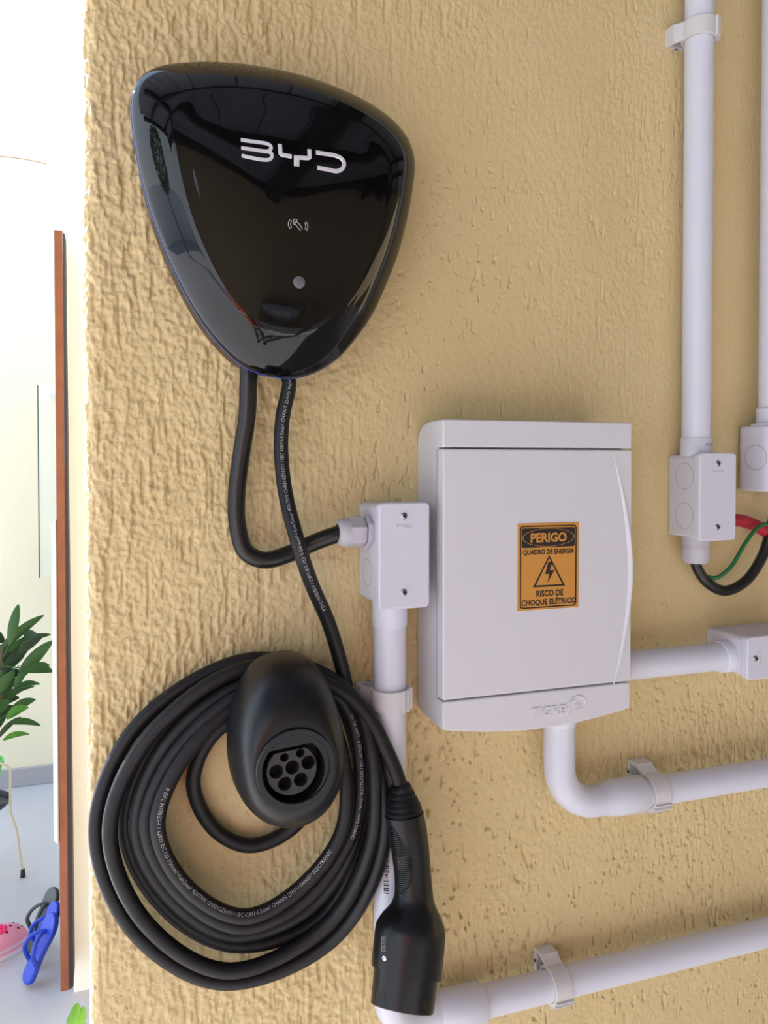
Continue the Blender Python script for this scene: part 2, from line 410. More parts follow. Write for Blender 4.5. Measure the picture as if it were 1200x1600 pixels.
def strokes(mb, pts, wpx, h=0.0011, taper=0.75, step=2.0):
    P2 = spline([Vector((x, y, 0)) for x, y in pts], step)
    H_ = [hit(p.x, p.y) for p in P2]; P = [h_[0] for h_ in H_]; T = tangents(P)
    nrm = Vector((0, -1, 0))
    for _p, n_ in H_: nrm += n_
    nrm.normalize()
    wm = wpx/F*0.66
    rs = []
    for i, p in enumerate(P):
        s = T[i].cross(nrm).normalized()*wm/2
        rs.append([p-s-nrm*0.0005, p-s*1.0+nrm*h*0.4, p-s*taper+nrm*h, p+s*taper+nrm*h, p+s*1.0+nrm*h*0.4, p+s-nrm*0.0005])
    mb.rings(rs)
def c2(L): return [(350+x/5.52, 190+y/5.52) for x, y in L]
def rc(L, k=4):
    """round the inner corners of a polyline a little by cutting them"""
    out = [L[0]]
    for i in range(1, len(L)-1):
        a, b, c = (Vector((*L[j], 0)) for j in (i-1, i, i+1))
        for f in (0.72, 0.88): out.append(tuple((a.lerp(b, f))[:2]))
        for f in (0.12, 0.28): out.append(tuple((b.lerp(c, f))[:2]))
    return out+[L[-1]]
for let, sts in (('B', [([(145,158),(230,171),(330,184),(375,194),(402,212),(405,236),(385,254),(345,256),(250,242),(148,228)], 25),
                        ([(345,257),(385,262),(412,280),(412,308),(390,328),(345,331),(250,316),(152,294)], 25)]),
                 ('Y', [(rc([(481,198),(487,285),(582,302)]), 30), (rc([(736,243),(738,318),(603,308)]), 30), ([(626,300),(627,386)], 40)]),
                 ('D', [([(792,266),(870,279),(950,292),(1010,318),(1036,362),(1018,408),(970,428),(900,415),(805,398)], 30)])):
    lb = MB()
    for pts, wd_ in sts:
        if len(pts) == 2 or pts[0][0] in (481, 736):
            pass
        strokes(lb, c2(pts), wd_/5.52*1.15)
    o = lb.build('badge_letter', 'badge', ev, smooth=30)
    tag(o, 'raised silver letter ' + let)
ic = MB()
for pts in ([(570,845),(555,870),(556,900),(572,925)], [(585,855),(574,875),(575,895),(584,915)],
            [(705,862),(720,885),(722,915),(710,943)], [(692,872),(704,890),(705,910),(697,930)],
            [(600,842),(630,845)], [(630,845),(627,862)], [(600,842),(600,885)], [(600,885),(618,890)],
            [(612,868),(612,880),(630,905),(662,942)], [(628,865),(650,885),(664,905),(676,928)], [(612,868),(628,865)]):
    strokes(ic, c2(pts), 1.0, h=0.0002, taper=1.0)
tag(ic.build('contactless_symbol', 'icon', ev, smooth=30), 'printed grey symbol of a hand with a card between waves')
p, n = hit(467.5, 441)
MB().lathe(p-n*0.0015, n, [(0, .0048), (0.0016, .0048), (0.0020, .0040), (0.0022, 0.002), (0.0023, .0002)], 32).build('indicator_light', 'led', ev)

# ------------------------------------------------------------------ cables
def P3(L): return [W(x, y, d) for x, y, d in L]
def text_on_tube(mb, path, r, body, s0, size, phi=0.0, flip=False, gap=0.92):
    cu = bpy.data.curves.new('t', 'FONT'); cu.body = body; cu.size = 1; cu.resolution_u = 1
    vs, fs = curve_mesh(cu, lambda p: p.copy())
    L = [0]
    for a_, b_ in zip(path, path[1:]): L.append(L[-1]+(b_-a_).length)
    T = tangents(path); L = np.array(L); n = len(path)
    vs2 = []
    for p in vs:
        s = s0 + p.x*size*gap*(-1 if flip else 1)
        i = int(np.searchsorted(L, s))-1; i = max(0, min(n-2, i)); f = (s-L[i])/(L[i+1]-L[i])
        q = path[i].lerp(path[i+1], f); t = T[i].lerp(T[i+1], f).normalized()
        v = (EYE-q); v = (v-t*v.dot(t)).normalized(); sd = v.cross(t)*(-1 if flip else 1)
        al = phi*(-1 if flip else 1) + (p.y-0.35)*size/r
        vs2.append(q+(v*math.cos(al)+sd*math.sin(al))*(r+0.00025))
    mb.add(vs2, fs)

RCB = 0.0064
loops_px = {
 # clockwise from the lower right:      E           SE          S           SW          W           NW          N           NE
 3: [(570,1280,.014),(503,1432,.013),(370,1477,.012),(255,1415,.012),(196,1290,.012),(258,1140,.016),(400,1054,.020),(520,1078,.022)],
 4: [(562,1285,.026),(492,1412,.014),(370,1461,.016),(264,1400,.024),(213,1290,.026),(270,1150,.030),(400,1064,.030),(505,1095,.030)],
 0: [(497,1235,.020),(452,1297,.014),(390,1321,.012),(334,1294,.012),(302,1222,.014),(334,1146,.020),(410,1106,.026),(520,1062,.020)],
 1: [(603,1285,.052),(520,1468,.020),(352,1535,.012),(207,1452,.012),(150,1290,.012),(220,1128,.014),(396,1030,.016),(545,1084,.036)],
 2: [(586,1285,.050),(512,1443,.026),(360,1517,.026),(226,1440,.028),(172,1290,.026),(244,1138,.030),(396,1042,.030),(535,1096,.032)],
 5: [(555,1285,.034),(482,1400,.032),(378,1448,.034),(276,1390,.036),(229,1285,.036),(286,1160,.036),(398,1078,.036),(510,1118,.037)],
 6: [(538,1285,.046),(470,1386,.044),(384,1432,.045),(292,1386,.047),(246,1285,.048),(300,1166,.042),(396,1086,.036),(470,1056,.036)],
}
path = [(448,585,.030),(452,598,.030),(442,650,.030),(439,700,.031),(446,770,.038),(466,850,.055),(486,910,.045),(512,970,.030),(528,1020,.024),(541,1075,.020)]
for k_ in (3, 4, 0, 1, 2, 5, 6): path += loops_px[k_]
path += [(535,1080,.040),(576,1120,.044),(603,1170,.050),(619,1207,.056),(627,1232,.060)]
cp = spline(P3(path), 0.004)
cable = MB().tube(cp, RCB, 16).build('charging_cable', 'rubber', None, smooth=180)
tag(cable, 'black rubber charging cable hanging from the charger and coiled over the plug dock', 'cable')
pr = None
L_ = [0]
for a_, b_ in zip(cp, cp[1:]): L_.append(L_[-1]+(b_-a_).length)
def arc_at(px, py, d, lo=0, hi=1e9):
    q_ = W(px, py, d); best = min((i for i in range(len(cp)) if lo <= L_[i] <= hi), key=lambda i: (cp[i]-q_).length); return L_[best]
def prt(*a_, **k_):
    m_ = MB(); text_on_tube(m_, cp, RCB, *a_, **k_); o_ = m_.build('printed_lettering', 'print', cable, smooth=30, fix=False); o_['kind'] = 'stuff'
PRT = '◊ EVC H07BZ5-F / 62893 IEC 123 3G6mm²+1x0.5mm² 450/750V CHANGZHOU / IEC 62893-5.5mm² CHANG ZHOU PANGU ELECTRONIC'
sN = arc_at(512, 945, .035, 0, 0.5)
prt( PRT[::1], sN, 0.0042, phi=0.1, flip=True, gap=0.98)
s6 = arc_at(245, 1225, .050, arc_at(552, 1290, .034)+0.1)
prt( PRT, s6, 0.0046, phi=-0.2, flip=True, gap=0.9)
s6b = arc_at(380, 1432, .046, s6-0.6)
prt( 'CHANG ZHOU PANGU ELECTRONIC / EVC H07BZ5-F / 62893 IEC 123', arc_at(560,1310,.034), 0.004, phi=0.3, flip=True)
prt( 'EVC H07BZ5-F / 62893 IEC 123 3G6mm²', arc_at(510,1118,.042)+0.02, 0.0042, phi=0.4, flip=True)

pw = spline(P3([(389,570,.026),(388,600,.026),(386,650,.024),(377,710,.020),(370,770,.018),(371,820,.018),(384,862,.020),(412,875,.022),(450,866,.022),(490,848,.026),(520,837,.030),(545,830,.032)]), 0.003)
o = MB().tube(pw, 0.0076, 18).build('power_cable', 'rubber_smooth', None, smooth=180)
tag(o, 'thick black supply cable looping from the charger into the grey gland', 'cable')

# ------------------------------------------------------------------ plug dock
dock = thing('plug_dock', 'matte black egg shaped plug dock with a round seven hole socket', 'dock', W(435, 1270, 0))
BO = [(450,1016),(478,1025),(497,1045),(513,1080),(521,1115),(524,1150),(521,1190),(508,1225),(488,1252),(462,1268),(435,1273),(402,1265),(374,1240),(358,1200),(354,1150),(359,1107),(372,1067),(397,1032),(422,1020)]
n_ = 96
DB0 = 0.046
bo = resample(spline([W(x, y, DB0) for x, y in BO], 0.002, True), n_)
DF = 0.108
fc = W(462, 1200, DF); fr = (W(525, 1200, DF)-W(400, 1200, DF)).length/2*0.99
tilt = math.radians(4)
def fcirc(r, d=0.0):
    # circle starting from the top, clockwise seen from the camera
    o = []
    for i in range(n_):
        a_ = 2*math.pi*i/n_ - 0.10
        o.append(fc + Vector((math.sin(a_)*r, -d+math.cos(a_)*r*math.sin(tilt)*0, math.cos(a_)*r)))
    return o
fo = fcirc(fr)
nk = W(452, 1158, 0.02)
MB().lathe((nk.x, 0, nk.z), (0, -1, 0), [(0, .026), (.006, .024), (.008, .0165), (.05, .0165)], 40).build('mounting_neck', 'matte_black', dock)
rs = [[Vector((nk.x+(p.x-nk.x)*.9, -DB0-.001, nk.z+(p.z-nk.z)*.9)) for p in bo], [Vector((p.x, -DB0, p.z)) for p in bo]]
for k_ in range(25):
    t = k_/24; e = 1-math.cos(t*math.pi/2); dd = math.sin(t*math.pi/2)
    rs.append([Vector((p.x+(q_.x-p.x)*e**1.15, -DB0-.001-(DF-DB0-.001)*dd, p.z+(q_.z-p.z)*e**1.15)) for p, q_ in zip(bo, fo)])
MB().rings(rs, True, False).build('hood', 'matte_black', dock, smooth=60)
MB().rings([fcirc(fr), fcirc(fr, 0.0015), fcirc(fr*0.975, 0.003), fcirc(fr*0.85, 0.003), fcirc(fr*0.835, 0.0022)], False, False).build('socket_ring', 'matte_black', dock, smooth=50)
ppm = 1/((W(463, 1200, DF)-W(462, 1200, DF)).length)      # px per metre at the socket face
def dm(pts_px, dz=0.0): return [((x-462)/ppm, -(y-1200)/ppm) for x, y in pts_px]
pm = plane_map(fc, (1, 0, 0), (0, 0, 1), (0, -1, 0))
cx, cy = 340+468/4, 1000+815/4
def dshape(r, top, tilt_=-0.09, n=72):
    o = []
    for i in range(n):
        a_ = 2*math.pi*i/n; x = r*math.sin(a_); y = r*math.cos(a_)
        if y > top: x *= (1.0 if abs(x) < 1 else 1.0); y = top
        o.append((cx+x*math.cos(tilt_)+y*math.sin(tilt_)*1.0, cy-(y*math.cos(tilt_)-x*math.sin(tilt_)*1.0)))
    return o
cav = dm(dshape(50, 38)); outer = [((p-fc).x, (p-fc).z) for p in fcirc(fr*0.84)]
f_ = MB(); f_.add(*shape2d([outer, cav], 0.0008, lambda p: pm(p+Vector((0, 0, 0.0008))))); f_.build('socket_face', 'matte_black', dock, smooth=30)
c_ = MB(); c_.rings([[pm(Vector((x, y, z))) for x, y in cav] for z in (0.001, -0.022)], False, True); c_.build('socket_well', 'deep_black', dock, smooth=30)
holes = [(422,733,27),(521,717,27),(372,815,43),(471,800,43),(570,782,43),(425,895,43),(523,882,43)]
hp = [dm([(340+x/4+r/4*math.cos(t*math.pi/16), 1000+y/4+r/4*math.sin(t*math.pi/16)) for t in range(32)]) for x, y, r in holes]
ins = dm(dshape(38.5, 30))
i_ = MB(); i_.add(*shape2d([ins]+hp, 0.0085, lambda p: pm(p+Vector((0, 0, -0.0105))))); i_.build('socket_insert', 'insert', dock, smooth=30)
for h_ in hp:
    MB().rings([[pm(Vector((x, y, z))) for x, y in h_] for z in (-0.0145, -0.019)], True, True).build('contact_hole', 'deep_black', dock, smooth=30)

# ------------------------------------------------------------------ plug (gun)
gun = thing('charging_plug', 'matte black charging plug hanging on its cable in front of the conduit', 'plug', W(628, 1585, 0.07))
GD = 0.076
def gring(l, r, d=None, k=0.92, t=None, n=48, sc=1.0):
    q_ = min(1, max(0, ((l[1]+r[1])/2-1226)/350)); d = .060+.034*q_; tau = math.radians(3+21*q_)
    a_, b_ = W(*l, d), W(*r, d); c = (a_+b_)/2; h = (b_-a_)/2*sc
    y = Vector((0, -math.cos(tau), math.sin(tau)))*h.length*k
    return [c + h*math.cos(2*math.pi*i/n) + y*math.sin(2*math.pi*i/n) for i in range(n)]
sr = []
for i, (l, r) in enumerate([((611,1230),(639,1221)),((608,1240),(645,1231)),((606,1250),(649,1241)),((605,1259),(654,1249)),((604,1268),(657,1257)),((603,1277),(659,1264))]):
    sr.append((l, r))
rr = []
for i in range(len(sr)-1):
    (l0, r0), (l1, r1) = sr[i], sr[i+1]
    for f, sc in ((0, .94), (.12, 1.0), (.6, 1.0), (.72, .94)):
        l = (l0[0]+(l1[0]-l0[0])*f, l0[1]+(l1[1]-l0[1])*f); r = (r0[0]+(r1[0]-r0[0])*f, r0[1]+(r1[1]-r0[1])*f)
        rr.append(gring(l, r, sc=sc))
MB().rings([gring((617,1226),(634,1220))]+rr+[gring((603,1277),(659,1264), sc=.96)]).build('strain_relief', 'rubber', gun, smooth=50)
body = [((603,1278),(660,1265)),((604,1283),(661,1271)),((607,1297),(665,1292)),((611,1320),(668,1316)),((614,1340),(670,1338)),((617,1365),(672,1365)),((618,1385),(674,1386)),((617,1402),(676,1404)),
        ((611,1416),(680,1416)),((600,1429),(686,1430)),((591,1443),(691,1446)),((588,1456),(692,1460)),((586,1475),(690.5,1482)),((584,1495),(688,1508)),((583,1510),(686,1528))]
bl = spline([Vector((*l, 0)) for l, r in body], 4); 
nb = 60
Ls = resample(spline([Vector((*l, 0)) for l, r in body], 2), nb, False); Rs = resample(spline([Vector((*r, 0)) for l, r in body], 2), nb, False)
# keep rings paired by the control list
pl, pr_ = [], []
for i in range(len(body)-1):
    for f in (0, .25, .5, .75):
        def cr(a0, a1, a2, a3, t): return 0.5*((2*a1)+(-a0+a2)*t+(2*a0-5*a1+4*a2-a3)*t*t+(-a0+3*a1-3*a2+a3)*t**3)
        q_ = [body[max(0, min(len(body)-1, i+j_))] for j_ in (-1, 0, 1, 2)]
        pl.append(tuple(cr(q_[0][0][c], q_[1][0][c], q_[2][0][c], q_[3][0][c], f) for c in (0, 1)))
        pr_.append(tuple(cr(q_[0][1][c], q_[1][1][c], q_[2][1][c], q_[3][1][c], f) for c in (0, 1)))
pl.append(body[-1][0]); pr_.append(body[-1][1])
hb = MB().rings([gring(a_, b_) for a_, b_ in zip(pl, pr_)]+[gring((585,1511),(682,1528), sc=.97)])
hb.build('handle_body', 'matte_black', gun, smooth=50)
gb = BVHTree.FromPolygons([Vector(v) for v in hb.v], hb.f)
col = MB().rings([gring((587,1509),(681,1524)), gring((585.5,1525),(679.5,1540)), gring((582,1560),(675.5,1574)), gring((581,1568),(674,1581)), gring((583,1570),(672,1582.5)), gring((587,1569),(668,1581)), gring((588,1545),(669,1557))], True, True)
col.build('plug_collar', 'matte_black', gun, smooth=40)
cb = BVHTree.FromPolygons([Vector(v) for v in col.v], col.f)
def hit2(b_, px, py):
    r = ray(px, py).normalized(); p, n, i, dd = b_.ray_cast(EYE, r)
    if p is None: return W(px, py, GD+0.02), Vector((0, -1, 0))
    return p, (n if n.dot(r) < 0 else -n)
for x0_, x1_, y0_, y1_ in ((592,602,1549,1570),(660,669,1560,1579)):
    q_ = [hit2(cb, x, y) for x, y in ((x0_, y0_), (x1_, y0_+1), (x1_, y1_+1), (x0_, y1_))]
    nn = sum((h_[1] for h_ in q_), Vector()).normalized()
    MB().rings([[h_[0]-nn*0.003 for h_ in q_], [h_[0]+nn*0.0004 for h_ in q_]]).build('latch_slot', 'deep_black', gun, smooth=30)
p, n = hit2(gb, 600.5, 1497)
MB().lathe(p-n*0.001, n, [(0, .0022), (.0012, .0022), (.0018, .0016), (.0018, .0007), (.0010, .0006)], 20).build('screw', 'chrome', gun)
# ribbed grip: short ridges on the left of the handle
gr = MB()
for i in range(34):
    y = 1292+i*3.2
    t = (y-1292)/(34*3.2)
    xl_ = 606+12*min(1, t*1.25)+1.5
    xr_ = xl_+8+22*math.sin(min(1, max(0, t))*math.pi*0.93)**1.2
    pts = [hit2(gb, xl_+(xr_-xl_)*f, y+2.0*f-1.5*math.sin(f*math.pi)) for f in np.linspace(0, 1, 8)]
    gr.tube([q_[0]+q_[1]*0.0001 for q_ in pts], 0.00055, 6)
gr.build('ribbed_grip', 'matte_black', gun, smooth=60)['kind'] = 'stuff'
tx = MB()
def gtext(body_, x, y, hpx, wpx):
    def fn(p):
        q_, n_q = hit2(gb, x+p.x, y-p.y); return q_+n_q*0.0002
    vs, fs = text2d(body_, (0, hpx, 0, wpx), 0, lambda p: p)
    tx.add([fn(Vector((v.y*1.0 if False else v.x, v.y, 0))) for v in vs], fs)
for i in range(7):
    gtext('EV' if i % 2 else '63A', 596, 1487-i*3.6+0, 7, 2.4)
tx.build('rating_print', 'icon', gun, smooth=30, fix=False)

# ------------------------------------------------------------------ junction boxes
def rbox(mb, x0, x1, z0, z1, d0, d1, r=0.004):
    P = rrect(x0, z0, x1, z1, r)
    mb.rings([[Vector((x, -d0, z)) for x, z in P], [Vector((x, -d1, z)) for x, z in P]]); return mb
def screw(parent, x, z, d):
    c = Vector((x, -d, z))
    s = MB().lathe(c+Vector((0, 0.001, 0)), (0, -1, 0), [(0, .0031), (.0012, .0031), (.0020, .0024), (.0023, .0010), (.0023, .0001)], 24).build('screw', 'steel', parent)
    return s
def screw_cross(parent, x, z, d):
    m_ = MB(); m_.box((x-.0017, -d-.0025, z-.00042), (x+.0017, -d-.0019, z+.00042)); m_.box((x-.00042, -d-.0025, z-.0017), (x+.00042, -d-.0019, z+.0017))
    return m_.build('screw_recess', 'ink', parent, smooth=30)
def junction_box(px_l, px_r, py_t, py_b, d, label, knock=(), embossed=True, screws=True, xr=None, horiz=False):
    pl_, pr2 = W(px_l, (py_t+py_b)/2, d), W(px_r, (py_t+py_b)/2, d)
    x0, x1 = pl_.x, (xr if xr else pr2.x); z1, z0 = W(px_l, py_t, d).z, W(px_l, py_b, d).z
    root = thing('junction_box', label, 'junction box', (x0/2+x1/2, 0, z0), 'white junction boxes on the conduits')
    g = 0.002
    rbox(MB(), x0+g, x1-g, z0+g, z1-g, 0.0, d-0.0085, 0.005).build('box_body', 'pvc_box', root, smooth=40, bevel=0.0012)
    lid = rbox(MB(), x0, x1, z0, z1, d-0.009, d, 0.0045).build('lid', 'pvc_box', root, smooth=40, bevel=0.0014, seg=3)
    H_, xc = z1-z0, (x0+x1)/2
    if horiz:
        screw(lid, x0+0.010, (z0+z1)/2, d); screw_cross(lid, x0+0.010, (z0+z1)/2, d)
    else:
        for zf in (0.875, 0.155): screw(lid, xc-0.0006, z0+H_*zf, d); screw_cross(lid, xc-0.0006, z0+H_*zf, d)
    e = MB()
    if horiz:
        e.add(*text2d('Inpol', (0, .014, 0, .0045), 0.0006, plane_map((x0+.0185, -d, (z0+z1)/2-.007), (0, 0, 1), (-1, 0, 0), (0, -1, 0)), thick=.0008))
    else:
        e.add(*text2d('Inpol', (0, .0165, 0, .0062), 0.0007, plane_map((xc-.0088, -d, z0+H_*0.735), (1, 0, 0), (0, 0, 1), (0, -1, 0)), thick=.0009))
    e.build('embossed_lettering', 'pvc', lid, smooth=30)
    for zf, yc, r in knock:
        k_ = MB(); c = Vector((x0+g+0.0001, -yc, z0+H_*zf)); ring = []
        P = [c+Vector((0, math.cos(2*math.pi*i/40)*r, math.sin(2*math.pi*i/40)*r)) for i in range(41)]
        k_.tube(P, 0.00035, 6); k_.build('knockout_ring', 'seam', root, smooth=60)
    return root, x0, x1, z0, z1
jb1, ax0, ax1, az0, az1 = junction_box(592, 671.5, 786, 954, 0.063, 'white junction box with a cable gland on its left side, overlapping the distribution box', knock=((0.30, 0.024, 0.0125),))
jb2, bx0, bx1, bz0, bz1 = junction_box(1093, 1150.5, 707, 846, 0.050, 'white junction box under the tall conduit with red and green wires beside it', knock=((0.73, 0.025, 0.0135), (0.27, 0.025, 0.0135)))
jb4, cx0, cx1, cz0, cz1 = junction_box(1168, 1290, 996, 1064, 0.062, 'white junction box cut by the right edge, at the end of the short horizontal conduit', xr=W(1168, 1030, .062).x+0.092, horiz=True)
RP = 0.0146
def pipe(name, pts, label, r=RP, step=0.006, group=None, cat='pipe', m='pvc'):
    o = MB().tube(spline(pts, step) if len(pts) > 2 else pts, r, 36).build(name, m, None, smooth=40)
    return tag(o, label, cat, group)
def coupling(parent, p0, p1, r, name='coupling', lip=0.0008):
    p0, p1 = Vector(p0), Vector(p1); L0 = (p1-p0).length
    return MB().lathe(p0, p1-p0, [(0, r), (L0-.001, r), (L0, r-lip), (L0, r-.0022)], 40).build(name, 'pvc', parent, smooth=40)
# gland of the first box: dome nut, hexagon, lock nut along x
gy, gz = -0.033, W(560, 831, .033).z
gl = MB().lathe((ax0+0.0021, gy, gz), (-1, 0, 0), [(0, .0150), (.0030, .0155), (.0055, .0150)], 6, phase=0.25).build('lock_nut', 'gland', jb1, smooth=30, bevel=0.0006)
MB().lathe((ax0-.004, gy, gz), (-1, 0, 0), [(0, .0128), (.003, .0142), (.0145, .0142), (.0150, .0136)], 6, phase=0.1).build('gland_nut', 'gland', jb1, smooth=30, bevel=0.0008)
MB().lathe((ax0-.0185, gy, gz), (-1, 0, 0), [(0, .0128), (.004, .0128), (.0072, .0118), (.0092, .0100), (.0100, .0086), (.0100, .0078), (.002, .0078)], 40).build('gland_dome', 'gland', jb1, smooth=40)
# couplings / pipes of box 1
xc1 = W(609, 1000, .029).x; dP = 0.029
coupling(jb1, (xc1, -dP, az0+0.004), (xc1, -dP, W(609, 978, dP).z), 0.0158)
zb1 = W(610, 1560, dP).z
pipe('conduit', [(xc1, -dP, W(609, 970, dP).z), (xc1, -dP, zb1)], 'vertical white conduit running down from the gland box behind the hanging plug')
bar = MB()
def barcode(mb, x, z0, z1, d, r, phi, n=26):
    z = z0
    for i in range(n):
        h = random.choice((0.0006, 0.0010, 0.0014)); 
        if z+h > z1: break
        L0 = random.choice((0.0050, 0.0050, 0.0028)); vs = []
        for zz_ in (z, z+h):
            for k_ in range(4):
                a_ = phi+(k_/3-.5)*L0/r; vs.append((x+math.sin(a_)*(r+.0002), -d-math.cos(a_)*(r+.0002), zz_))
        mb.add(vs, [(0, 1, 5, 4), (1, 2, 6, 5), (2, 3, 7, 6)]); z += h+random.choice((0.0006, 0.0012))
barcode(bar, xc1, W(604, 1395, .04).z, W(604, 1332, .04).z, dP, RP, -0.55, 60)
bar.build('printed_barcode', 'ink', bpy.data.objects['conduit'], smooth=30, fix=False)
# bottom elbow and low pipe
d4 = 0.026
pA = W(730, 1571, d4); zl = pA.z
E = [Vector((xc1, -dP, zb1+0.012))]
Re = 0.030
for i in range(9):
    a_ = math.pi/2*i/8
    E.append(Vector((xc1+Re-Re*math.cos(a_), -dP+(dP-d4)*i/8, zl+Re-Re*math.sin(a_))))
xe = W(752, 1571, d4).x
E.append(Vector((xe, -d4, zl)))
eo = MB().tube(spline(E, .004), lambda t: RP+0.0006+0.0022*(1 if t > 0.72 else 0 if t < 0.66 else (t-.66)/.06), 36).build('elbow_fitting', 'pvc', None, smooth=40)
tag(eo, 'white conduit elbow at the bottom behind the plug tip', 'pipe fitting')
MB().lathe((W(690, 1571, d4).x, -d4, zl), (1, 0, 0), [(-.004, RP+.0006), (.004, RP+.0034), (xe-W(690, 1571, d4).x-.0008, RP+.0042), (xe-W(690, 1571, d4).x, RP+.0036), (xe-W(690, 1571, d4).x, RP-.001)], 40).build('socket_collar', 'pvc', eo, smooth=40)
pipe('conduit', [(xe-.02, -d4, zl), (1.25, -d4, zl)], 'lowest horizontal white conduit running to the right from behind the plug')
# ------------------------------------------------------------------ distribution box
DB = 0.065
q0, q1 = W(692, 900, DB), W(986, 900, DB); x0, x1 = q0.x, q1.x
Zf = lambda py: W(692, py, DB).z
db = thing('distribution_box', 'large white electrical distribution box with an orange danger sticker on its door', 'electrical box', ((x0+x1)/2, 0, Zf(1145)))
ztf, zbf = Zf(655), Zf(1143); ztb, zbb = W(650, 690, 0).z, W(652, 1103, 0).z
prof_ = [(0, zbb), (0, ztb)]
for i in range(1, 9):
    a_ = math.pi/2*i/8; prof_.append((0.034*(1-math.cos(a_)), ztb+(ztf-ztb)*math.sin(a_)))
prof_ += [(0.052, ztf), (0.052, zbf)]
for i in range(1, 8):
    a_ = math.pi/2*i/8; prof_.append((0.052-0.052*math.sin(a_)*1.0, zbf+(zbb-zbf)*(1-math.cos(a_))))
xb0 = W(650, 900, 0).x; g = 0.0003
MB().rings([[Vector((x, -d, z)) for d, z in prof_] for x in (x0+0.0015, x1-0.0015)]).build('box_body', 'enclosure', db, smooth=40, bevel=0.0015)
zd1, zd0 = Zf(701), Zf(1097)
def cover(name, zlo, zhi, d0, d1, sag=0.0, bev=0.0013):
    P = [(x0, zhi), (x1, zhi)]
    for i in range(25):
        f = i/24; P.append((x1+(x0-x1)*f, zlo-sag*math.sin(f*math.pi)**0.9+0.001))
    return MB().rings([[Vector((x, -d0, z)) for x, z in P], [Vector((x, -d1, z)) for x, z in P]]).build(name, 'enclosure', db, smooth=30, bevel=bev, seg=3)
cover('top_cover', zd1+g, ztf, 0.050, DB)
door_p = cover('door', zd0+g, zd1-g, 0.0525, DB+0.0006, bev=0.0012)
bc = cover('bottom_cover', zbf, zd0-g, 0.050, DB, sag=0.0095)
MB().box((x0-0.0008, -0.0540, zd0), (x0+0.004, -0.0520, zd1)).build('door_gasket', 'seam', db, smooth=30)
# crescent ridge on the door
cl, cr_ = [], []
for i in range(41):
    t = i/40; py = 712+(1070-712)*t
    b_ = 1-(2*t-1.0)**2*1.0
    t2 = (t-0.5)*2
    x = 958+27*(1-abs(t2)**1.7)-(0 if t < .5 else 0)
    wv = 0.15+4.2*(1-abs(t2)**1.5)
    cl.append(W(x-wv, py, DB)); cr_.append(W(x+1.0, py, DB))
hgt = 0.0024
rs = []
for i, (p_, q_) in enumerate(zip(cl, cr_)):
    t2 = abs(i/40-.5)*2; h_ = hgt*(1-t2**2)+0.0001
    rs.append([p_+Vector((0, 0.001, 0)), q_+Vector((0.0002, 0.001, 0)), q_+Vector((0, -0.0006-h_, 0)), p_.lerp(q_, .75)+Vector((0, -0.0006-h_, 0)), p_+Vector((0, -0.0006, 0))])
MB().rings(rs).build('grip_ridge', 'enclosure', db, smooth=60)
# embossed maker's name and paw ring
em = MB(); base_pt = W(829, 1117, DB); us = (W(881, 1112, DB)-W(829, 1112, DB)).length
emf = plane_map((base_pt.x, -DB, base_pt.z-0.0022), (1, 0, 0), (0.12, 0, 1), (0, -1, 0))
em.add(*text2d('TIGRE', (0, us, 0, .0085), 0.0011, emf, thick=.0013, bold=.01))
for (r, a0, a1) in ((.0105, 60, 170), (.0105, 175, 240), (.0078, 100, 230), (.0105, 5, 75)):
    P = [emf(Vector((us+.0125+r*math.cos(math.radians(a_)), .0045+r*math.sin(math.radians(a_)), .0002))) for a_ in np.linspace(a0, a1, 14)]
    em.tube(P, 0.0007, 6)
for u_, v_ in ((.012, .007), (.0155, .0065), (.0135, .0025), (.017, .003)):
    P = [emf(Vector((us+u_-.0010, v_-.001, .0002))), emf(Vector((us+u_+.0010, v_+.0012, .0002)))]
    em.tube(P, 0.0009, 8)
em.build('embossed_name', 'enclosure', bc, smooth=30)
# danger sticker
sx0 = W(808, 884, DB).x; sx1 = W(903, 884, DB).x; sz1 = W(855, 817, DB).z; sz0 = W(855, 951.5, DB).z
sw, shh = sx1-sx0, sz1-sz0
smap = lambda dz: (lambda p: Vector((sx0+p.x*sw, -(DB+.0006)-dz-p.z, sz1-p.y*shh)))
stk = MB(); stk.add(*shape2d([[(0, 0), (1, 0), (1, 1), (0, 1)]], 0.0002, smap(.0002)))
stk = stk.build('warning_sticker', 'orange', db, smooth=30); tag(stk, 'orange danger sticker with black lettering')
asp = shh/sw
def rr2(u0, v0, u1, v1, r): 
    return [(x, y/asp) for x, y in rrect(u0, v0*asp, u1, v1*asp, r)]
ink = MB(); F2 = lambda dz: (lambda p: smap(dz)(Vector((p.x, p.y, p.z))))
ink.add(*shape2d([rr2(.035, .028, .965, .978, .05), rr2(.055, .042, .945, .964, .035)], 0.00005, F2(.0005)))
ink.build('border_line', 'ink', stk, smooth=30)
hd = MB(); hd.add(*shape2d([rr2(.065, .055, .935, .280, .03), circ(.5, .166, .425, 64, .105), ], 0.00005, F2(.0005)))
hd.add(*shape2d([circ(.5, .166, .412, 64, .100)], 0.00005, F2(.0005)))
hd.build('black_header', 'ink', stk, smooth=30)
def stext(body_, u0, u1, v0, v1, dz=.0006, bold=.035):
    vs, fs = text2d(body_, (u0, u1, -v1, -v0), 0, lambda p: p, bold)
    return [smap(dz)(Vector((v.x, -v.y, 0))) for v in vs], fs
hw = MB(); hw.add(*stext('PERIGO', .205, .795, .112, .222, .0008)); hw.build('header_lettering', 'orange', stk, smooth=30, fix=False)
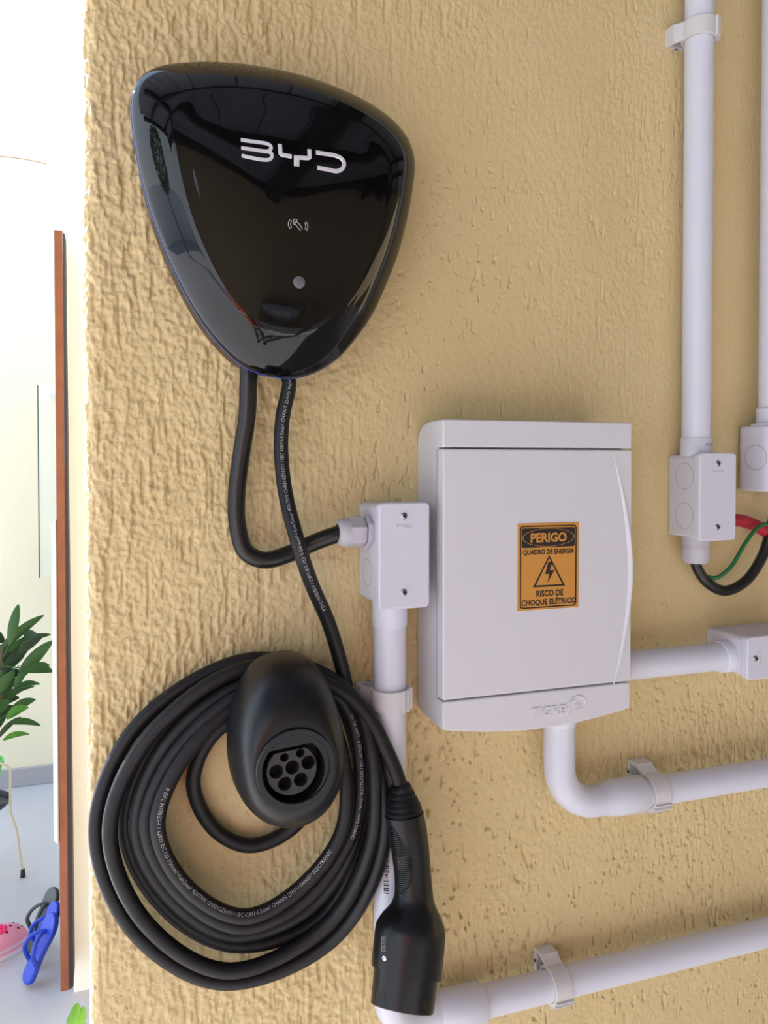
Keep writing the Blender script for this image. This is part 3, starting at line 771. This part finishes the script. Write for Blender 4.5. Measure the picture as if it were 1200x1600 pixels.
for tx_ in (('QUADRO DE ENERGIA', .085, .925, .302, .372), ('RISCO DE', .30, .745, .775, .850), ('CHOQUE ELÉTRICO', .06, .955, .862, .958)):
    MB().add(*stext(*tx_)).build('lettering', 'ink', stk, smooth=30, fix=False)
ts = MB(); ts.add(*shape2d([[(.51, .372), (.775, .738), (.245, .738)], [(.51, .405), (.728, .718), (.292, .718)]], 0.00005, F2(.0005)))
ts.build('warning_triangle', 'ink', stk, smooth=30)
ts = MB(); ts.add(*shape2d([[(.495, .452), (.565, .452), (.52, .548), (.60, .548), (.475, .700), (.515, .592), (.445, .592)]], 0.00005, F2(.0005)))
ts.build('lightning_bolt', 'ink', stk, smooth=30)

# pipes around the distribution box
d2 = 0.030
pt = W(874, 1160, d2); pb = W(960, 1246, d2); xr2 = W(1001, 1240, d2).x
zc = pb.z; xv = pt.x; Re = 0.040
E = [Vector((xv, -d2, Zf(1130))), Vector((xv, -d2, W(874, 1172, d2).z))]
for i in range(1, 10):
    a_ = math.pi/2*i/9; E.append(Vector((xv+Re-Re*math.cos(a_), -d2, zc+Re-Re*math.sin(a_))))
E.append(Vector((xr2, -d2, zc)))
Es = spline(E, .004)
eo = MB().tube(Es, lambda t: RP+0.0006+0.0016*sm(.74, .79, np.float64(t))+0.0012*(1-sm(.14, .17, np.float64(t))), 36).build('elbow_fitting', 'pvc', None, smooth=40)
tag(eo, 'white conduit elbow curving out beneath the distribution box', 'pipe fitting')
xs_ = W(950, 1243, d2).x
MB().lathe((xs_, -d2, zc), (1, 0, 0), [(-.004, RP+.0006), (.004, RP+.0030), (xr2-xs_-.0008, RP+.0038), (xr2-xs_, RP+.0032), (xr2-xs_, RP-.001)], 40).build('socket_collar', 'pvc', eo, smooth=40)
MB().lathe((xv, -d2, Zf(1172)), (0, 0, 1), [(-.004, RP+.0006), (0, RP+.0026), (.03, RP+.0026)], 40).build('socket_collar', 'pvc', eo, smooth=40)
pipe('conduit', [(xr2-.02, -d2, zc), (1.25, -d2, zc)], 'middle horizontal white conduit starting at the elbow beneath the distribution box')
d3 = (0.031)
z3 = W(1060, 1032, d3).z
x3 = W(1122, 1027, d3).x
pipe('conduit', [(x1-0.004, -d3, z3), (x3+.006, -d3, z3)], 'short horizontal white conduit between the distribution box and the box cut by the right edge')
coupling(jb4, (cx0+.004, -d3, z3), (x3, -d3, z3), 0.0170)
# tall pipe on the right
d5 = 0.024
x5 = W(1090, 400, d5).x
zt5 = bz1
pipe('conduit', [(x5, -d5, zt5), (x5, -d5, 2.85)], 'tall vertical white conduit above the junction box with red and green wires')
coupling(jb2, (x5, -d5, bz1-.004), (x5, -d5, W(1088, 684, d5).z), 0.0160)
mk = MB(); 
for i in range(9):
    a0 = -0.1+i*0.10; z_ = W(1100, 697, .04).z
    mk.add([(x5+math.sin(a)*(.0162), -d5-math.cos(a)*.0162, z) for z in (z_, z_+.0028) for a in (a0, a0+.06)], [(0, 1, 3, 2)])
mk.build('printed_marks', 'print', jb2, smooth=30, fix=False)
# gland under box 2
xg, dg = W(1087, 865, d5).x, d5
MB().lathe((xg, -dg, bz0+.003), (0, 0, -1), [(0, .0145), (.0095, .0145), (.0095, .0138), (.0115, .0138)], 40).build('gland_nut', 'gland', jb2, smooth=40)
MB().lathe((xg, -dg, bz0-.0085), (0, 0, -1), [(0, .0142), (.0130, .0142), (.0170, .0115), (.0172, .0066), (.012, .0066)], 40).build('gland_dome', 'gland', jb2, smooth=40)
zz0 = bz0-.022
cpath = spline([Vector((xg, -dg, zz0+.004)), Vector((xg, -dg, zz0-.004))]+P3([(1103,908,d5),(1132,923,d5),(1165,908,d5),(1190,872,d5),(1204,830,d5),(1214,780,d5)]), .003)
tag(MB().tube(cpath, .0056, 16).build('feed_cable', 'rubber_smooth', None, smooth=180), 'black cable looping out of the gland below the right hand junction box', 'cable')
gpath = spline(P3([(1102,900,.022),(1118,903,.026),(1140,888,.032),(1165,848,.034),(1185,823,.034),(1206,816,.030),(1216,800,.02)]), .003)
tag(MB().tube(gpath, .0021, 10).build('earth_wire', 'greenw', None, smooth=180), 'thin green wire curving beside the black looped cable', 'wire')
rpath = spline(P3([(1142,812,.022),(1160,814,.022),(1180,821,.022),(1200,832,.020),(1222,838,.016)]), .003)
tag(MB().tube(rpath, .0068, 14).build('red_wire', 'redw', None, smooth=180), 'thick red wire coming out from behind the right hand junction box', 'wire')
# conduit and round box at the very edge
d6 = 0.030
x6 = W(1189, 560, d6+.0).x+RP*1.15
zr1, zr0 = W(1162, 665, .03).z, W(1162, 768, .03).z
pipe('conduit', [(x6, -d6, zr1), (x6, -d6, 2.85)], 'vertical white conduit with a printed barcode at the right picture edge')
cr6 = bpy.data.objects['conduit.005'] if 'conduit.005' in bpy.data.objects else None
b6 = MB(); barcode(b6, x6, W(1196, 470, .03).z, W(1196, 378, .03).z, d6, RP, -1.0, 80); 
b6.build('printed_barcode', 'seam', [o for o in C.objects if o.name.startswith('conduit')][-1], smooth=30, fix=False)
rb = thing('junction_box', 'round sided white conduit box hanging from the conduit at the right picture edge', 'junction box', (x6, 0, zr0), 'white junction boxes on the conduits')
xl6 = W(1161, 720, 0.014).x
P = rrect(xl6, -0.055, xl6+0.085, 0.0, 0.015, 12)
P = [(x, y if y < -0.03 else y) for x, y in P]
P = [(x, y) for x, y in P if True]
MB().rings([[Vector((x, y, z)) for x, y in P] for z in (zr0, zr1)]).build('box_body', 'pvc_box', rb, smooth=40, bevel=0.0022, seg=3)
MB().lathe((x6, -d6, zr1-.001), (0, 0, 1), [(0, .0215), (.0035, .0215), (.0045, .018), (.0045, .0165), (.020, .0165), (.021, .015)], 36).build('collar', 'pvc', rb, smooth=40)
kp = []
for i in range(41):
    a_ = 2*math.pi*i/40; kp.append((1181+17*math.cos(a_), 715+19*math.sin(a_)))
bb_ = BVHTree.FromPolygons([Vector((x, y, z)) for z in (zr0, zr1) for x, y in P], [(i, (i+1) % len(P), len(P)+(i+1) % len(P), len(P)+i) for i in range(len(P))])
KP = [hit2(bb_, x, y)[0] for x, y in kp]
MB().tube(KP, .0004, 6).build('knockout_ring', 'seam', rb, smooth=60)

# ------------------------------------------------------------------ pipe clips
def clip(center, axis, foot_dir, d, label, wdt=0.0185):
    """band round the pipe, a foot down to the wall, a latch with two ribs"""
    c = Vector((center.x, -d, center.z)); ax = Vector(axis); fd = Vector(foot_dir); out_ = Vector((0, -1, 0))
    root = thing('pipe_clip', label, 'pipe clip', (c.x, 0, c.z), 'white conduit clips')
    ri, ro = RP+0.0003, RP+0.0036
    def pt(a_, r, h): return c + (fd*math.cos(a_)+out_*math.sin(a_))*r + ax*h
    rs = []
    for i in range(61):
        a_ = 2*math.pi*i/60
        rs.append([pt(a_, ri, -wdt/2), pt(a_, ro, -wdt/2), pt(a_, ro, wdt/2), pt(a_, ri, wdt/2)])
    MB().rings(rs, False, False).build('band', 'clip', root, smooth=40, bevel=0.0005)
    f = MB()
    prof2 = [(RP*0.62, -0.0), (RP+.0095, -0.0), (RP+.0095, d*0.55), (RP+.0070, d*0.62), (RP+.0026, d*0.95), (RP+.0022, d*0.70), (RP+.0062, d*0.40), (RP+.0062, .004), (RP*0.62, .004)]
    P2 = [Vector((c.x, 0, c.z))+fd*u+out_*v for u, v in prof2]
    f.rings([[p_-ax*wdt/2 for p_ in P2], [p_+ax*wdt/2 for p_ in P2]]); f.build('foot', 'clip', root, smooth=30, bevel=0.0004)
    f = MB(); P2 = [Vector((c.x, 0, c.z))-fd*u+out_*v for u, v in ((-RP*.9, 0), (RP+.004, 0), (RP+.004, .006), (RP+.0028, d), (RP, d), (RP*.6, .006), (-RP*.9, .004))]
    f.rings([[p_-ax*wdt/2 for p_ in P2], [p_+ax*wdt/2 for p_ in P2]]); f.build('base', 'clip', root, smooth=30, bevel=0.0004)
    for a_ in (math.radians(112), math.radians(128), math.radians(158)):
        m_ = MB(); t_ = 0.05
        vs = [pt(a_+s, r, h) for h in (-wdt/2-.0004, wdt/2+.0004) for r, s in ((ro-.0008, -t_), (ro+.0024, -t_*.7), (ro+.0024, t_*.7), (ro-.0008, t_))]
        m_.rings([vs[:4], vs[4:]]); m_.build('latch_rib', 'clip', root, smooth=30)
    return root
clip(W(609, 1090, dP), (0, 0, 1), (-1, 0, 0), dP, 'white clip on the vertical conduit right of the coiled cable')
clip(Vector((x5, 0, W(1092, 50, d5).z)), (0, 0, 1), (-1, 0, 0), d5, 'white clip near the top of the tall conduit')
clip(Vector((W(1020, 1232, d2).x, 0, zc)), (1, 0, 0), (0, 0, 1), d2, 'white clip just right of the elbow beneath the distribution box')
clip(Vector((W(868, 1534, d4).x, 0, zl)), (1, 0, 0), (0, 0, 1), d4, 'white clip on the lowest horizontal conduit')

# ------------------------------------------------------------------ things seen past the wall end
tag(MB().tube(spline([W(-60, 238, -3.27), W(0, 244, -3.27), W(40, 249, -3.27), W(73, 256, -3.28)], .03), .003, 6).build('cord', 'cord', None), 'thin brown cord stretched across the bright cream wall', 'cord')
# clear glass panel leaning flat on the far wall
gp = thing('glass_panel', 'clear glass panel standing off the cream wall behind the brown door', 'glass panel', (W(57, 905, -3.2).x, 3.2, W(57, 905, -3.2).z))
ga, gb_ = W(58, 602, -3.2), W(59, 903, -3.2)
MB().box((ga.x+.004, 3.2, gb_.z), (ga.x+0.5, 3.206, ga.z)).build('pane', 'glass', gp, smooth=30)
MB().box((ga.x, 3.196, gb_.z), (ga.x+.0045, 3.210, ga.z)).build('edge', 'glass_edge', gp, smooth=30)
MB().box((ga.x+.05, 3.206, ga.z-.05), (ga.x+.08, 3.300, ga.z-.03)).build('bracket', 'alu', gp, smooth=30)

# potted palm on an ivory stand
pd_ = -2.45
pc_ = G(-28, 1262); pc_ = Vector((W(-28, 1200, pd_).x, 2.45, 0))
palm = thing('potted_palm', 'green leafy palm in a bright green pot on a wire stand against the cream wall', 'plant', pc_)
zpt, zpb = W(-28, 1190, pd_).z, W(-28, 1243, pd_).z
rp_ = W(5, 1200, pd_).x-pc_.x
MB().lathe(Vector((pc_.x, pc_.y, zpb)), (0, 0, 1), [(0, rp_*.72), ((zpt-zpb)*.9, rp_*.97), ((zpt-zpb)*.9, rp_*1.04), (zpt-zpb, rp_*1.04), (zpt-zpb, rp_*.95), ((zpt-zpb)*.85, rp_*.9)], 32).build('pot', 'pot_green', palm)
rs_ = W(17, 1250, pd_).x-pc_.x; zs_ = W(-20, 1262, pd_).z
MB().lathe(Vector((pc_.x, pc_.y, zs_)), (0, 0, 1), [(0, rs_*.8), (.012, rs_*.95), (.03, rs_), (.03, rs_*.96), (.014, rs_*.9), (.012, 0.01)], 32).build('saucer', 'saucer', palm)
for sgn in (1, -1):
    for dy in (-.04,):
        Pq = [W(2 if sgn > 0 else -58, 1186, pd_), W(13 if sgn > 0 else -69, 1190, pd_), W(18 if sgn > 0 else -74, 1196, pd_), W(18 if sgn > 0 else -74, 1262, pd_), W(28 if sgn > 0 else -84, 1290, pd_), W(37 if sgn > 0 else -93, 1311, pd_)]
        Pq = [Vector((p_.x, 2.45+dy, max(p_.z, 0.004))) for p_ in Pq]
        Pq[-1].z = 0.01
        MB().tube(Pq, .0045, 8).build('stand_leg', 'stand', palm)
        MB().lathe(Vector((Pq[-1].x, Pq[-1].y, 0)), (0, 0, 1), [(0, .009), (.03, .007)], 10).build('foot_cap', 'ink', palm)
def leaf(mb, p0, p1, wd_, droop=0.02, y_=0.0):
    p0, p1 = Vector(p0), Vector(p1); ax = p1-p0; n_l = 9
    side = ax.cross(Vector((0, 1, 0))).normalized(); up = side.cross(ax).normalized()
    top, bot = [], []
    for i in range(n_l):
        t = i/(n_l-1); c = p0+ax*t+Vector((0, 0, -droop*4*(t-.5)**2+droop))
        wv = wd_*math.sin(math.pi*min(1, t*.96+.02)**.8)**.7*.5+.0006
        top.append((c-side*wv+up*wv*.25, c, c+side*wv+up*wv*.25))
    vs = [p_ for r_ in top for p_ in r_]; fs = []
    for i in range(n_l-1):
        for j_ in (0, 1): fs.append((i*3+j_, i*3+j_+1, i*3+j_+4, i*3+j_+3))
    off = Vector((0, 0.0012, 0)); n0 = len(vs)
    vs2 = vs+[p_+off for p_ in vs]; fs2 = fs+[tuple(k_+n0 for k_ in q_[::-1]) for q_ in fs]
    mb.add(vs2, fs2)
def lpx(x, y, dd=0.0): return W(x/4, 930+y/4, pd_+dd)
LV = [((-30,420),(190,300),15,2),((-10,560),(60,440),13,2),((10,620),(110,520),12,2),((-30,700),(120,640),12,2),((30,520),(140,490),12,2),((-20,620),(90,480),13,0),((0,780),(90,690),10,2),((60,350),(190,290),10,0),((60,310),(115,58),11,0),((0,345),(272,126),11,1),((150,285),(232,242),13,2),((60,330),(316,246),9,2),((110,525),(330,285),15,0),((170,470),(330,478),13,0),((200,460),(312,440),6,1),
      ((95,582),(250,556),7,0),((90,585),(165,480),8,0),((-20,660),(215,570),7,1),((60,740),(222,652),11,1),((60,800),(252,815),8,0),((20,905),(182,870),7,3),((40,770),(178,700),11,3),((-40,520),(150,380),14,3),
      ((-60,420),(90,300),14,1),((-60,640),(60,560),14,0),((20,470),(180,330),14,2),((20,660),(130,600),10,1),((-30,740),(60,660),14,0),((-60,860),(40,740),14,1),((120,360),(270,250),14,2),((-20,900),(130,762),6,2),
      ((-60,280),(30,290),16,2),((-120,300),(-160,60),12,0),((-200,340),(-420,140),12,1),((-240,420),(-480,330),14,0),((-240,600),(-460,620),14,1),((-200,700),(-420,820),12,0),((-120,500),(-330,400),14,3),((-60,560),(10,470),16,0)]
for i, (a_, b_, wv, kd) in enumerate(LV):
    m_ = MB(); dd = (i*37 % 11-5)*0.012
    leaf(m_, lpx(*a_, dd), lpx(*b_, dd-0.03), wv/F*3.0*1.25, .01)
    m_.build('leaf', ('leaf', 'leaf', 'leaf_dark', 'leaf_light')[kd], palm, smooth=60)
for (bx_, tx_, ty_) in ((-26, 4, 1010), (-32, -34, 1000), (-22, 12, 1060), (-36, -60, 1030), (-20, 2, 1085)):
    m_ = MB().tube(spline([Vector((pc_.x+(bx_+28)*.0012, 2.45, zpt-.02)), W((bx_+tx_)/2, 1120, pd_), W(tx_, ty_, pd_)], .02), .005, 8); m_.build('cane', 'stem', palm)
m_ = MB()
for x0_, y0_, x1_, y1_ in ((-30, 800, 100, 720), (-20, 560, 120, 440), (-20, 640, 200, 560), (-20, 480, 60, 310), (0, 440, 170, 470), (-20, 900, 70, 800)):
    m_ = MB().tube([lpx(x0_, y0_), lpx((x0_+x1_)/2, (y0_+y1_)/2-8), lpx(x1_, y1_)], .0022, 6); m_.build('leaf_stalk', 'leaf', palm)

# small bush near the wall end, bottom of the frame
bd = -0.50
bcx = W(118, 1620, bd).x
bush = thing('potted_shrub', 'small bright green leafy shrub at the foot of the picture beside the wall end', 'plant', (bcx-.03, .5, 0))
MB().lathe((bcx-.03, .5, 0), (0, 0, 1), [(0, .10), (.22, .14), (.22, .152), (.25, .152), (.25, .138), (.23, .13)], 32).build('pot', 'terracotta', bush)
MB().lathe((bcx-.03, .5, .20), (0, 0, 1), [(0, .10), (.03, .137), (.034, .01)], 24).build('soil', 'soil', bush)
for k_ in range(7):
    a_ = k_*0.9; ex_ = Vector((bcx-.03+.07*math.cos(a_), .5+.07*math.sin(a_), .50+.03*math.sin(k_*2.1)))
    MB().tube(spline([Vector((bcx-.03, .5, .22)), Vector((bcx-.03, .5, .22)).lerp(ex_, .5)+Vector((.01, 0, 0)), ex_], .02), .004, 6).build('stem', 'stem', bush)
for (a_, b_, wv) in (((113,1612),(121,1568),15),((121,1612),(131,1574),17),((108,1612),(116,1582),12),((124,1622),(120,1590),14),((128,1634),(132,1600),16)):
    m_ = MB(); leaf(m_, W(*a_, bd), W(*b_, bd-.01), wv/F*1.12, .004); m_.build('leaf', 'leaf_light', bush, smooth=60)
for k_ in range(40):
    a_ = random.uniform(0, 6.28); r_ = random.uniform(.02, .07); z_ = random.uniform(.36, .50)
    p_ = Vector((bcx-.04+r_*math.cos(a_), .5+r_*math.sin(a_), z_)); q_ = p_+Vector((math.cos(a_)*.03, math.sin(a_)*.03, .035))
    m_ = MB(); leaf(m_, p_, q_, .018, .004); m_.build('leaf', 'leaf_light', bush, smooth=60)

# flip-flops leaning on the door
SOLE = [(-.033, .02), (-.036, .05), (-.034, .09), (-.034, .13), (-.040, .17), (-.043, .205), (-.036, .235), (-.015, .252), (.012, .250), (.033, .232), (.040, .20), (.037, .165), (.030, .125), (.029, .08), (.032, .045), (.028, .018), (.012, .003), (-.012, .002)]
def flipflop(name, label, m, p0, p1, nrm, thick, group, mstrap=None):
    """p0 heel on the floor, p1 toe end, nrm = side the straps are on"""
    p0, p1 = Vector(p0), Vector(p1); V = (p1-p0).normalized(); L0 = (p1-p0).length; N = Vector(nrm); N = (N-V*N.dot(V)).normalized(); U = V.cross(N)
    k = L0/.252
    root = thing(name, label, 'sandal', p0, group)
    S = resample(spline([Vector((x, y, 0)) for x, y in SOLE], .01, True), 48)
    MB().rings([[p0+U*s.x*k+V*s.y*k+N*h for s in S] for h in (-thick/2, thick/2)]).build('sole', m, root, smooth=40, bevel=0.003)
    for sg in (1, -1):
        P = [(0, .19, .5), (.010*sg, .185, 1.6), (.026*sg, .155, 2.6), (.036*sg, .115, 2.4), (.034*sg, .075, .4)]
        pts = spline([p0+U*x*k+V*y*k+N*(thick/2)*1.0+N*(h-.5)*.014 for x, y, h in P], .008)
        MB().tube(pts, .0065, 8, flat=.8).build('strap', mstrap or m, root, smooth=60)
    return root
fz = 0.0
f0 = G(41, 1538, 0.012); f0.z = 0.012
def at_y(px, py, y): return W(px, py, -y)
f1 = at_y(86, 1428, f0.y+.03)
flipflop('flip_flop', 'bright blue flip flop leaning upright against the brown door, nearest one', 'blue', f0, f1, (-1, -.55, .1), .016, 'flip flops leaning on the door')
g0 = G(44, 1488, 0.012); g1 = at_y(88, 1388, g0.y+.02)
flipflop('flip_flop', 'dark grey flip flop leaning behind the blue one', 'olive', g0, g1, (-1, -.6, .1), .014, 'flip flops leaning on the door')
g0 = G(52, 1508, 0.012); g1 = at_y(90, 1410, g0.y+.02)
flipflop('flip_flop', 'bright blue flip flop tucked between the nearest one and the dark grey one', 'blue', g0, g1, (-1, -.5, .1), .014, 'flip flops leaning on the door')

# pink clog
toe = G(39, 1468, 0); heel = G(-40, 1512, 0)
ax_ = (toe-heel); ax_.z = 0; LC = .19; ax_.normalize(); heel = toe-ax_*LC
clog = thing('clog', 'pink rubber clog with holes and a magenta charm on the pale floor', 'shoe', toe-ax_*LC/2)
sd = Vector((-ax_.y, ax_.x, 0))
def section(t, zs, k=1.0):
    wv = (.030+.012*math.sin(max(0, t-.25)*math.pi/.9))*(min(1, (1-t)*9+.25)**.5)*(min(1, t*9+.35)**.5)*k
    return wv
for nm, zlo, zhi, k_, m in (('outsole', 0, .012, 1.03, 'lilac'), ('midsole', .012, .022, 1.0, 'pink'), ('sole_stripe', .022, .028, 1.03, 'lilac')):
    P = []
    for i in range(20): P.append((i/19, 1))
    for i in range(20): P.append((1-i/19, -1))
    R_ = [[heel+ax_*LC*t+sd*sg*section(t, 0, k_)+Vector((0, 0, z+.010*max(0, t-.75)*2)) for t, sg in P] for z in (zlo, zhi)]
    MB().rings(R_).build(nm, m, clog, smooth=60)
rs = []
for i in range(22):
    t = .32+.68*i/21; wv = section(t, 0, .98); hh = .052*math.sin(min(1, (1.02-t)/.42)*math.pi/2)**.7+.004
    rs.append([heel+ax_*LC*t+sd*math.cos(a_)*wv+Vector((0, 0, .026+math.sin(a_)*hh)) for a_ in np.linspace(0, math.pi, 17)])
up = MB().rings(rs, True, True, closed=False); up.build('upper', 'pink', clog, smooth=80)
ub = BVHTree.FromPolygons([Vector(v) for v in up.v], up.f)
for t, s_ in ((.9, .3), (.9, -.3), (.8, 0), (.8, .55), (.8, -.55), (.7, .3), (.7, -.3), (.6, .6), (.6, -.6)):
    o_ = heel+ax_*LC*t+sd*s_*section(t, 0); p_, n, _, _ = ub.ray_cast(o_+Vector((0, 0, .3)), Vector((0, 0, -1)))
    if p_: MB().lathe(p_-Vector((0, 0, .001)), n if n.z > 0 else -n, [(0, .0042), (.0013, .0042), (.0014, .0005)], 12).build('vent_hole', 'gap', clog)
p_, n, _, _ = ub.ray_cast(heel+ax_*LC*.55-sd*.012+Vector((0, 0, .3)), Vector((0, 0, -1)))
ch = MB(); nn = n if n.z > 0 else -n
for i in range(5):
    a_ = i*2*math.pi/5; e_ = nn.orthogonal().normalized(); f_v = nn.cross(e_)
    ch.lathe(p_+(e_*math.cos(a_)+f_v*math.sin(a_))*.009, nn, [(0, .008), (.004, .0075), (.006, .003)], 12)
ch.build('charm', 'magenta', clog)
sp = [heel+ax_*LC*.42+sd*.040+Vector((0, 0, .045)), heel+ax_*LC*.12+sd*.034+Vector((0, 0, .055)), heel-ax_*.004+Vector((0, 0, .058)), heel+ax_*LC*.12-sd*.034+Vector((0, 0, .055)), heel+ax_*LC*.42-sd*.040+Vector((0, 0, .045))]
MB().tube(spline(sp, .01), .006, 8).build('heel_strap', 'pink', clog)

# ------------------------------------------------------------------ the yard behind the photographer, mirrored in the charger
struct(MB().box((-9.2, -9, 0), (-9.0, 3.3, 2.2)).build('wall_left', 'pinkw', smooth=30))
tree = thing('tree', 'round green garden tree in the yard to the left, mirrored in the charger', 'tree', (-6.2, -1.4, 0))
MB().tube(spline([Vector((-6.2, -1.4, 0)), Vector((-6.15, -1.42, 1.0)), Vector((-6.25, -1.38, 2.0)), Vector((-6.2, -1.4, 2.6))], .1), lambda t: .09-.04*t, 10).build('trunk', 'stem', tree)
cm = MB(); rng = random.Random(3)
for i in range(2600):
    a_ = rng.uniform(0, 2*math.pi); u_ = rng.uniform(-1, 1); r_ = 1.15*rng.uniform(.35, 1)**.4
    c = Vector((-6.2+r_*math.sqrt(1-u_*u_)*math.cos(a_), -1.4+r_*math.sqrt(1-u_*u_)*math.sin(a_), 2.75+r_*u_*.85))
    e1 = Vector((rng.uniform(-1, 1), rng.uniform(-1, 1), rng.uniform(-1, 1))).normalized()*.07; e2 = e1.orthogonal().normalized()*.035
    cm.add([c-e1, c+e2, c+e1, c-e2], [(0, 1, 2, 3)])
cm.build('foliage', 'leaf', tree, smooth=None, fix=False)['kind'] = 'stuff'
for x0_, x1_, h_, nm in ((0.15, 1.15, 1.30, 'wide white stand-in box with a red stripe, added to be mirrored in the charger'), (1.45, 2.25, 1.36, 'narrow white stand-in box with a red stripe, added to be mirrored in the charger')):
    sbox = thing('stand_in_box', nm, 'stand-in box', ((x0_+x1_)/2, -3.35, 0))  # stand-in boxes added for the white vehicle-like shape mirrored in the charger
    MB().box((x0_, -3.55, .06), (x1_, -3.08, h_)).build('stand_in_body', 'pvc', sbox, smooth=30, bevel=.01)
    xm_ = (x0_+x1_)/2
    for a_, b_ in ((x0_+.015, xm_-.004), (xm_+.004, x1_-.015)):
        dd_ = MB().box((a_, -3.08, .10), (b_, -3.06, h_-.03)).build('stand_in_door', 'pvc', sbox, smooth=30, bevel=.004)
        MB().box((a_+.03, -3.06, h_-.26), (b_-.03, -3.055, h_-.20)).build('red_stripe', 'redw', dd_, smooth=30)
        MB().box((a_+.10, -3.06, h_-.45), (a_+.24, -3.03, h_-.43)).build('handle', 'ink', dd_, smooth=30)
    MB().box((x0_+.03, -3.52, 0), (x1_-.03, -3.12, .06)).build('plinth', 'ink', sbox, smooth=30)

# the photographer, who shows only as a small figure mirrored in the charger
M['skin'] = mat('skin', (0.50, 0.28, 0.18), 0.5); M['shirt'] = mat('shirt_orange', (0.62, 0.09, 0.03), 0.8); M['jeans'] = mat('trousers', (0.10, 0.10, 0.11), 0.8)
M['hair'] = mat('hair', (0.02, 0.013, 0.01), 0.6); M['eye'] = mat('eye', (0.8, 0.8, 0.78), 0.2)
BP = Vector((-0.24, -1.24, 0))
man = thing('person', 'person in an orange t-shirt and dark trousers taking a picture with a phone', 'person', BP)
def skinned(name, nodes, edges, m, root=0, sub=2):
    me = bpy.data.meshes.new(name); me.from_pydata([BP+Vector(n_[:3]) for n_ in nodes], edges, []); me.materials.append(M[m])
    o = bpy.data.objects.new(name, me); C.objects.link(o); o.parent = man; o.matrix_parent_inverse = man.matrix_world.inverted()
    sk = o.modifiers.new('skin', 'SKIN'); sk.use_smooth_shade = True
    for i, n_ in enumerate(nodes):
        sv = me.skin_vertices[0].data[i]; sv.radius = (n_[3], n_[4] if len(n_) > 4 else n_[3]); sv.use_root = (i == root)
    su = o.modifiers.new('sub', 'SUBSURF'); su.levels = sub; su.render_levels = sub
    return o
N_ = [(0,0,.95,.15,.11),(0,0,1.12,.135,.10),(0,0,1.31,.15,.11),(0,0,1.43,.07),(0,.01,1.50,.052),(0,.03,1.58,.078,.088),(0,.03,1.67,.074,.085)]
E_ = [(i, i+1) for i in range(6)]
def chain(start, pts):
    k0 = start
    for p_ in pts: N_.append(p_); E_.append((k0, len(N_)-1)); k0 = len(N_)-1
    return k0
for sg in (-1, 1):
    chain(0, [(.09*sg,0,.86,.085),(.10*sg,.01,.48,.055),(.10*sg,-.01,.10,.038),(.105*sg,.04,.05,.035),(.11*sg,.13,.03,.028)])
    if sg > 0: wr = chain(2, [(.17,0,1.38,.052),(.28,.20,1.21,.042),(.31,.41,1.40,.028),(.315,.455,1.43,.026)])
    else: wr = chain(2, [(-.17,0,1.38,.052),(-.10,.22,1.20,.042),(.15,.41,1.39,.028),(.175,.455,1.42,.026)])
    cx_ = .315 if sg > 0 else .175
    for k_, (dz, ln) in enumerate(((.030,.90),(.012,1.0),(-.006,.95),(-.024,.8))):
        chain(wr, [(cx_+.004*sg, .485, 1.43+dz, .0095), (cx_+.002*sg, .485+.026*ln, 1.435+dz, .0085), (cx_-.016*sg, .485+.038*ln, 1.437+dz, .0078), (cx_-.030*sg, .485+.036*ln, 1.437+dz, .007)])
    chain(wr, [(cx_-.018*sg, .462, 1.455, .011), (cx_-.034*sg, .478, 1.470, .009), (cx_-.046*sg, .486, 1.478, .008)])
skinned('body', N_, E_, 'skin')
skinned('t_shirt', [(0,0,.90,.168,.128),(0,0,1.12,.152,.118),(0,0,1.31,.168,.128),(0,0,1.42,.085),(.18,0,1.385,.068),(.25,.12,1.28,.062),(-.18,0,1.385,.068),(-.13,.13,1.27,.062)],
        [(0,1),(1,2),(2,3),(2,4),(4,5),(2,6),(6,7)], 'shirt')
skinned('trousers', [(0,0,.97,.158,.118),(.095,0,.85,.10),(.10,.01,.48,.075),(.10,-.01,.09,.06),(-.095,0,.85,.10),(-.10,.01,.48,.075),(-.10,-.01,.09,.06)], [(0,1),(1,2),(2,3),(0,4),(4,5),(5,6)], 'jeans')
for sg in (-1, 1): skinned('shoe', [(.105*sg,-.04,.045,.042),(.108*sg,.06,.04,.045,.04),(.112*sg,.16,.035,.042,.034)], [(0,1),(1,2)], 'ink')
skinned('hair', [(0,.0,1.62,.078,.088),(0,.015,1.70,.080,.085)], [(0,1)], 'hair')
fc_ = BP+Vector((0, .03, 1.60))
for sg in (-1, 1):
    MB().lathe(fc_+Vector((.030*sg, .068, .012)), (0, 1, 0), [(0, .011), (.008, .010), (.012, .005), (.013, .0005)], 16).build('eye', 'eye', man)
    MB().lathe(fc_+Vector((.076*sg, -.005, .0)), (sg, -.3, 0), [(0, .020), (.012, .026), (.018, .016)], 16).build('ear', 'skin', man)
MB().tube([fc_+Vector((0, .078, .015)), fc_+Vector((0, .096, -.008)), fc_+Vector((0, .100, -.018)), fc_+Vector((0, .084, -.024))], .010, 10).build('nose', 'skin', man)
MB().tube([fc_+Vector((-.022, .080, -.044)), fc_+Vector((0, .088, -.046)), fc_+Vector((.022, .080, -.044))], .005, 8).build('mouth', 'pink', man)
ph = thing('smartphone', 'dark smartphone held up by the person in the orange t-shirt', 'phone', (0.02, -.72, 1.36))
P = rrect(-.018, 1.365, .058, 1.517, .01)
MB().rings([[Vector((x, -.7225, z)) for x, z in P], [Vector((x, -.7150, z)) for x, z in P]]).build('phone_body', 'ink', ph, smooth=40)
MB().lathe((0, -.7150, 1.5), (0, 1, 0), [(0, .007), (.0012, .007), (.0012, .005)], 20).build('lens_ring', 'chrome', ph)
